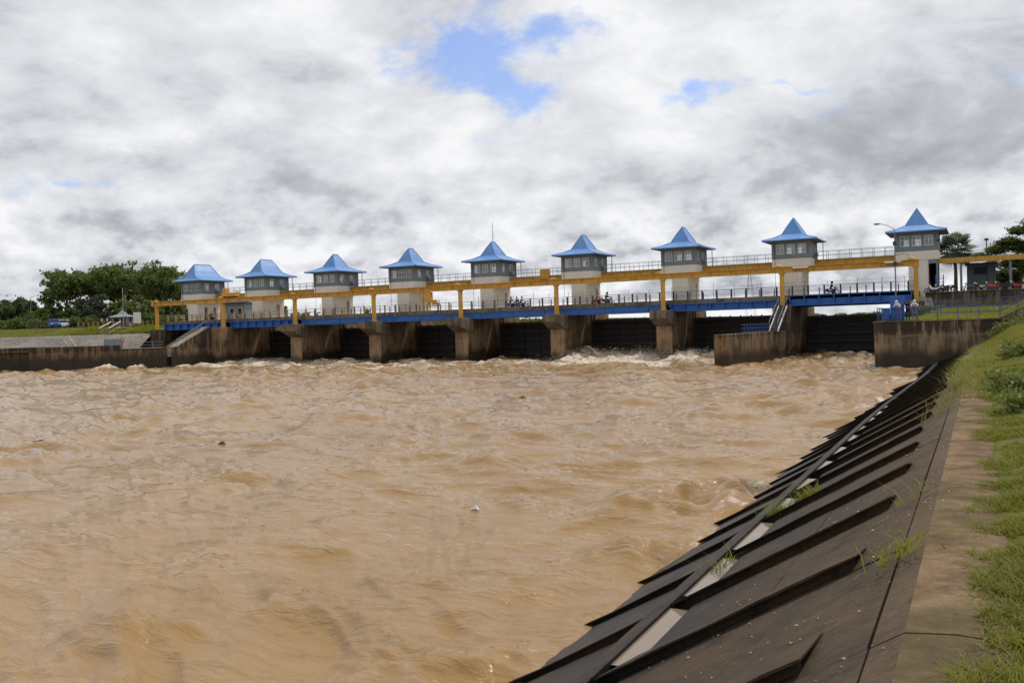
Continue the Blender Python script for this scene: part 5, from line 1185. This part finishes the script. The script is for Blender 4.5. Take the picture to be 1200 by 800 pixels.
feathery(c0, 5.0, [lob(c0, 1172, 325, 20, 1.3, .8, 1100), lob(c0, 1190, 322, 20, 1.5, .9, 1300), lob(c0, 1180, 335, 20, 1.6, .7, 1000), lob(c0, 1160, 310, 20, .9, .5, 500)], 'dense green tree under the canopy line at the right edge', 62)
V, F = leaf_cloud([(aty(px, 360, -6)[0], -6+random.uniform(-.5, .5), 4.3, .7, .6, .42, 240) for px in (1078, 1086, 1094, 1102)], .10, 63)
t = thing('terrace_shrub', (1.2, -6, 3.9), 'low green shrub row below the retaining wall by the last yellow post', 'shrub'); s_ = np_mesh('foliage', V-np.array([1.2, -6, 3.9]), F, M['leaf'], False, t)
V, F = leaf_cloud([(7.1, -25.4, 2.7, .8, .9, .5, 500), (8.2, -26.2, 3.2, .9, 1, .6, 600), (7.7, -29, 3.0, .8, 1.2, .35, 500), (8.7, -32, 3.4, .9, 1.6, .45, 700)], .09, 64)
t = thing('bank_shrub', (7.5, -26, 2.6), 'green shrubs on the grass bank against the abutment', 'shrub'); np_mesh('foliage', V-np.array([7.5, -26, 2.6]), F, M['bush'], False, t)
for px, py, sz_, lab, sd in ((1178, 452, .40, 'broad-leaved weed bush in the grass at the right edge', 70), (1196, 470, .28, 'small pale weed right of the larger weed bush', 71), (1190, 415, .5, 'dark weed clump further up the grass bank', 72)):
    q_ = atz(px, py, 2.62); z0_ = bz(q_[0], q_[1])
    V, F = leaf_cloud([(0, 0, sz_*.45, sz_*.9, sz_*.9, sz_*.5, 420), (sz_*.6, .1, sz_*.35, sz_*.6, sz_*.6, sz_*.35, 220)], .045 if sd != 72 else .07, sd)
    t = thing('weed_bush', (q_[0], q_[1], z0_), lab, 'weed', 'weeds on the grass bank'); np_mesh('foliage', V, F, M['bush'], False, t)

# grass
def blades(X, Y, Z, h, wd, lean, seed):
    g = np.random.default_rng(seed); n = len(X); az = g.random(n)*6.283; dx, dy = np.cos(az), np.sin(az)
    wv = np.stack([-dy, dx, np.zeros(n)], 1)*wd[:, None]; P = np.stack([X, Y, Z], 1); ln = lean*(.4+g.random(n))
    d = np.stack([dx*ln, dy*ln, np.ones(n)], 1); m_ = P+d*(h*.55)[:, None]; tip = P+np.stack([dx*ln*1.9, dy*ln*1.9, np.ones(n)*.92], 1)*h[:, None]
    V = np.stack([P-wv, P+wv, m_+wv*.7, tip, m_-wv*.7], 1).reshape(-1, 3)
    i = np.arange(n)*5; F = np.concatenate([np.stack([i, i+1, i+2, i+4], 1), np.stack([i+4, i+2, i+3, i+3], 1)]); return V, F
def blade_obj(name, X, Y, h, wd, lean, seed, mat, Z=None):
    Z = bank(X, Y) if Z is None else Z
    V, F = blades(X, Y, Z-.01, h, wd, lean, seed); n = len(X)
    i = np.arange(n)*5; T = np.concatenate([np.stack([i, i+1, i+2], 1), np.stack([i, i+2, i+4], 1), np.stack([i+4, i+2, i+3], 1)])
    return np_mesh(name, V, T, mat, False)
g = np.random.default_rng(5); GXs = []; GYs = []; Hs = []; Ws = []
for (ya, yb_, dens) in ((-99, -92, 2600), (-92, -84, 1500), (-84, -70, 620), (-70, -50, 300), (-50, -24, 170)):
    xr = 9.6 if ya > -84 else 7.6; n = int((yb_-ya)*(xr-5.6)*dens); x = 5.6+(xr-5.6)*g.random(n)**1.25; y = ya+(yb_-ya)*g.random(n)
    edge = 5.63+.13*(fbm(y*1.1, y*0+3, 4, 21)-.5)*2+.10*(fbm(y*4, y*0, 3, 25)-.5)
    cl = fbm(x*2.1, y*2.1, 4, 22); far = sst(-88, -72, y)
    # turf is ragged along the coping near the camera and creeps over it further off
    ok = (x > edge-.55*far*sst(-90, -60, y)-.03) & (cl > .37-.2*far) & ((fbm(x*1.2+9, y*1.2, 3, 23) > .33) | (y > -88))
    x, y, cl = x[ok], y[ok], cl[ok]; hh = .6*(.035+.10*np.clip(cl-.32, 0, .5)*2.4+.05*g.random(len(x))**3)*(1+1.1*sst(-90, -55, y)); GXs.append(x); GYs.append(y); Hs.append(hh); Ws.append(.0035+.003*g.random(len(x))+.006*sst(-95, -60, y))
X = np.concatenate(GXs); Y = np.concatenate(GYs); H_ = np.concatenate(Hs); W_ = np.concatenate(Ws)
Z = bank(X, Y)+.10*(fbm(X*.7, Y*.7, 4, 3)-.45)*sst(5.7, 6.4, X)+.06*(fbm(X*3, Y*3, 3, 4)-.5)-.03*sst(6.2, 5.66, X)
dry = g.random(len(X)) < .09
tag(blade_obj('grass', X[~dry], Y[~dry], H_[~dry], W_[~dry], .6, 31, M['grass'], Z[~dry]), 'short green grass on the right bank', kind='stuff')
tag(blade_obj('dry_grass', X[dry], Y[dry], H_[dry]*1.1, W_[dry]*.8, .9, 32, M['straw'], Z[dry]), 'dry blades in the turf of the right bank', kind='stuff')
# tall tufts hanging over the top of the revetment further along
for k in range(46):
    y0 = -84+60*(k/46)+g.uniform(-.6, .6); x0 = 5.25+g.uniform(-.25, .45); n = 120 if y0 > -80 else 60
    X = x0+g.normal(0, .16, n); Y = y0+g.normal(0, .3, n); hh = g.uniform(.10, .34, n)
    t = blade_obj('grass_tuft', X, Y, hh, np.full(n, .006)+.004*sst(-90, -50, Y), .8, 400+k, M['grass'] if k % 4 else M['straw'])
    t.name = 'grass_tuft'; tag(t, 'tall grass tufts hanging over the top edge of the revetment', kind='stuff')
for k, (x0, y0, n, lab) in enumerate(((3.35, -86.9, 160, 'weed tuft rooted on a rib of the revetment, upper of two'), (2.95, -87.2, 200, 'weed tuft at the ledge of the revetment, lower of two'), (5.21, -94.6, 50, 'sparse grass growing in the coping joint'), (5.2, -92.3, 26, 'tiny weed in the coping joint further along'), (2.9, -90.4, 70, 'small weed at the ledge nearest the camera'))):
    X = x0+g.normal(0, .10, n); Y = y0+g.normal(0, .12, n); q_ = (x0, y0, bz(x0, y0)); t = thing('weed_tuft', q_, lab, 'weed', 'weeds on the revetment')
    ob = blade_obj('leaves', X-x0, Y-y0, g.uniform(.05, .2, n), np.full(n, .006), .9, 500+k, M['grass'], bank(X, Y)-q_[2]+.05); ob.parent = t

# grass on the terrace and on the left verge
n = 16000; X = -1.0+11*g.random(n); Y = -22.6+19*g.random(n); ok = fbm(X*.9, Y*.9, 3, 26) > .36; X, Y = X[ok], Y[ok]
Z = 3.50+.85*sst(-17, -6, Y)*sst(.2, 2.2, X)+.12*(fbm(X*.8, Y*.8, 3, 8)-.5)+1.2*sst(7.6, 11, X)
tag(blade_obj('terrace_grass', X, Y, .12+.3*g.random(len(X))**2, np.full(len(X), .014), .8, 33, M['grass'], Z), 'rough grass on the terrace behind the blue railing', kind='stuff')
us_ = g.random(14000)*1.3; ss_ = 7.9+8.2*g.random(14000); pts = np.array([(*left_pt(u, s), left_z(s)) for u, s in zip(us_, ss_)]); ok = fbm(pts[:, 0]*.5, pts[:, 1]*.5, 3, 27) > .40; pts = pts[ok]
tag(blade_obj('verge_grass', pts[:, 0], pts[:, 1], .12+.35*g.random(len(pts))**2, np.full(len(pts), .03), .8, 34, M['grass'], pts[:, 2]), 'rough grass on the left verge', kind='stuff')
# grit and flakes lying on the upper revetment and coping
n = 1500; X = np.concatenate([3.3+1.9*g.random(900)**.6, 5.22+.5*g.random(600)]); Y = -99+22*g.random(n)**1.6; sz = .004+.012*g.random(n)**3
ok = fbm(X*1.7, Y*1.7, 3, 28) > .47; X, Y, sz = X[ok], Y[ok], sz[ok]; n = len(X); Z = bank(X, Y)+.004
a_ = g.random(n)*6.28; c_, s_ = np.cos(a_)*sz, np.sin(a_)*sz
V = np.stack([np.stack([X-c_, Y-s_*1.6, Z], 1), np.stack([X+s_, Y-c_, Z], 1), np.stack([X+c_, Y+s_*1.6, Z], 1), np.stack([X-s_, Y+c_, Z], 1), np.stack([X, Y, Z+sz*.6], 1)], 1).reshape(-1, 3); i = np.arange(n)*5
T = np.concatenate([np.stack([i+k, i+(k+1) % 4, i+4], 1) for k in range(4)])
tag(np_mesh('grit', V, T, M['conc'], False), 'pale grit scattered over the upper revetment', kind='stuff')

# lattice pylon far beyond the bridge
q_ = atd(879, 345, 900); t = thing('lattice_pylon', (q_[0], q_[1], 4), 'thin lattice power pylon far away behind the bridge railing', 'pylon'); hh = atd(879, 319, 900)[2]-4
mb = MB(); lv = [0, .3, .55, .75, .9, 1.0]; wd_ = [5, 3.6, 2.6, 1.8, 1.2, .4]
for a in range(5):
    for s in range(4):
        c0_ = [(-1, -1), (1, -1), (1, 1), (-1, 1)]; c_, d_ = c0_[s], c0_[(s+1) % 4]
        mb.bar((c_[0]*wd_[a], c_[1]*wd_[a], lv[a]*hh), (c_[0]*wd_[a+1], c_[1]*wd_[a+1], lv[a+1]*hh), .22); mb.bar((c_[0]*wd_[a], c_[1]*wd_[a], lv[a]*hh), (d_[0]*wd_[a+1], d_[1]*wd_[a+1], lv[a+1]*hh), .12)
mb.build('tower_frame', M['pole'], t); am = MB()
for z in (.72, .88): am.bar((-9, 0, z*hh), (9, 0, z*hh), .25)
am.build('cross_arm', M['pole'], t)
# spray thrown up below the lifted gates and where the river breaks on the revetment
def spray(name, lab, pts, seed):
    gg = np.random.default_rng(seed); P = []
    for (x, y, z, sx_, sy_, sz_, n) in pts: P.append(np.array([x, y, z])+gg.normal(size=(n, 3))*np.array([sx_, sy_, 1])*np.array([1, 1, 0])+np.stack([np.zeros(n), np.zeros(n), np.abs(gg.normal(size=n))*sz_], 1))
    P = np.concatenate(P); n = len(P); s = (.008+.022*gg.random(n)**2)*np.clip(np.linalg.norm(P-CAM, axis=1)/60, .35, 1.6)
    d = np.array([[1, 1, 1], [-1, -1, 1], [-1, 1, -1], [1, -1, -1]])/1.7; V = (P[:, None, :]+d[None]*s[:, None, None]).reshape(-1, 3); i = np.arange(n)*4
    T = np.concatenate([np.stack([i, i+1, i+2], 1), np.stack([i, i+3, i+1], 1), np.stack([i, i+2, i+3], 1), np.stack([i+1, i+3, i+2], 1)])
    tag(np_mesh(name, V, T, M['spray'], False), lab, kind='stuff')
sp_ = []
for b, amt in OPEN.items():
    x0, x1 = BAYS[b]
    for cx, cy in ((x0+2.0, 4.5), (x0+3.2, -1.6), (x0+11.2, -1.2), (x0+7.5, -2.5)): sp_.append((cx, cy, .2, 1.2, 1.0, .5*amt, int(1300*amt)))
    sp_.append((x0+6.5, -.5, .0, 4.0, 1.5, .35*amt, int(2200*amt)))
spray('gate_spray', 'brown-white spray below the lifted gates', sp_, 90)
spray('bank_spray', 'spray where the river breaks against the revetment', [(.7, -80.6, .15, .4, .3, .14, 260), (1.2, -57, .2, .6, .6, .35, 500), (1.3, -86, .1, .3, .2, .06, 80)], 91)
# a few scraps drifting on the river
for px, py, L, mn, lab in ((612, 466, .5, 'bark', 'dark scrap of driftwood floating in mid river'), (556, 592, .22, 'white', 'small pale scrap floating in the near water'), (260, 518, .35, 'bark', 'small dark stick floating at left'), (47, 515, .8, 'bark', 'tangle of driftwood floating at the far left')):
    q_ = atz(px, py, 0.0); zz = float(water_h(np.array([q_[0]]), np.array([q_[1]]))[0]); t = thing('floating_scrap', (q_[0], q_[1], zz), lab, 'driftwood', 'scraps floating on the river')
    MB().tube([(-L/2, 0, .0), (0, .05, .05), (L/2, 0, .01)], [.03, .05, .02], 6).build('stick', M[mn], t); MB().tube([(0, 0, .02), (L*.2, L*.15, .12)], [.02, .008], 5).build('twig', M[mn], t)
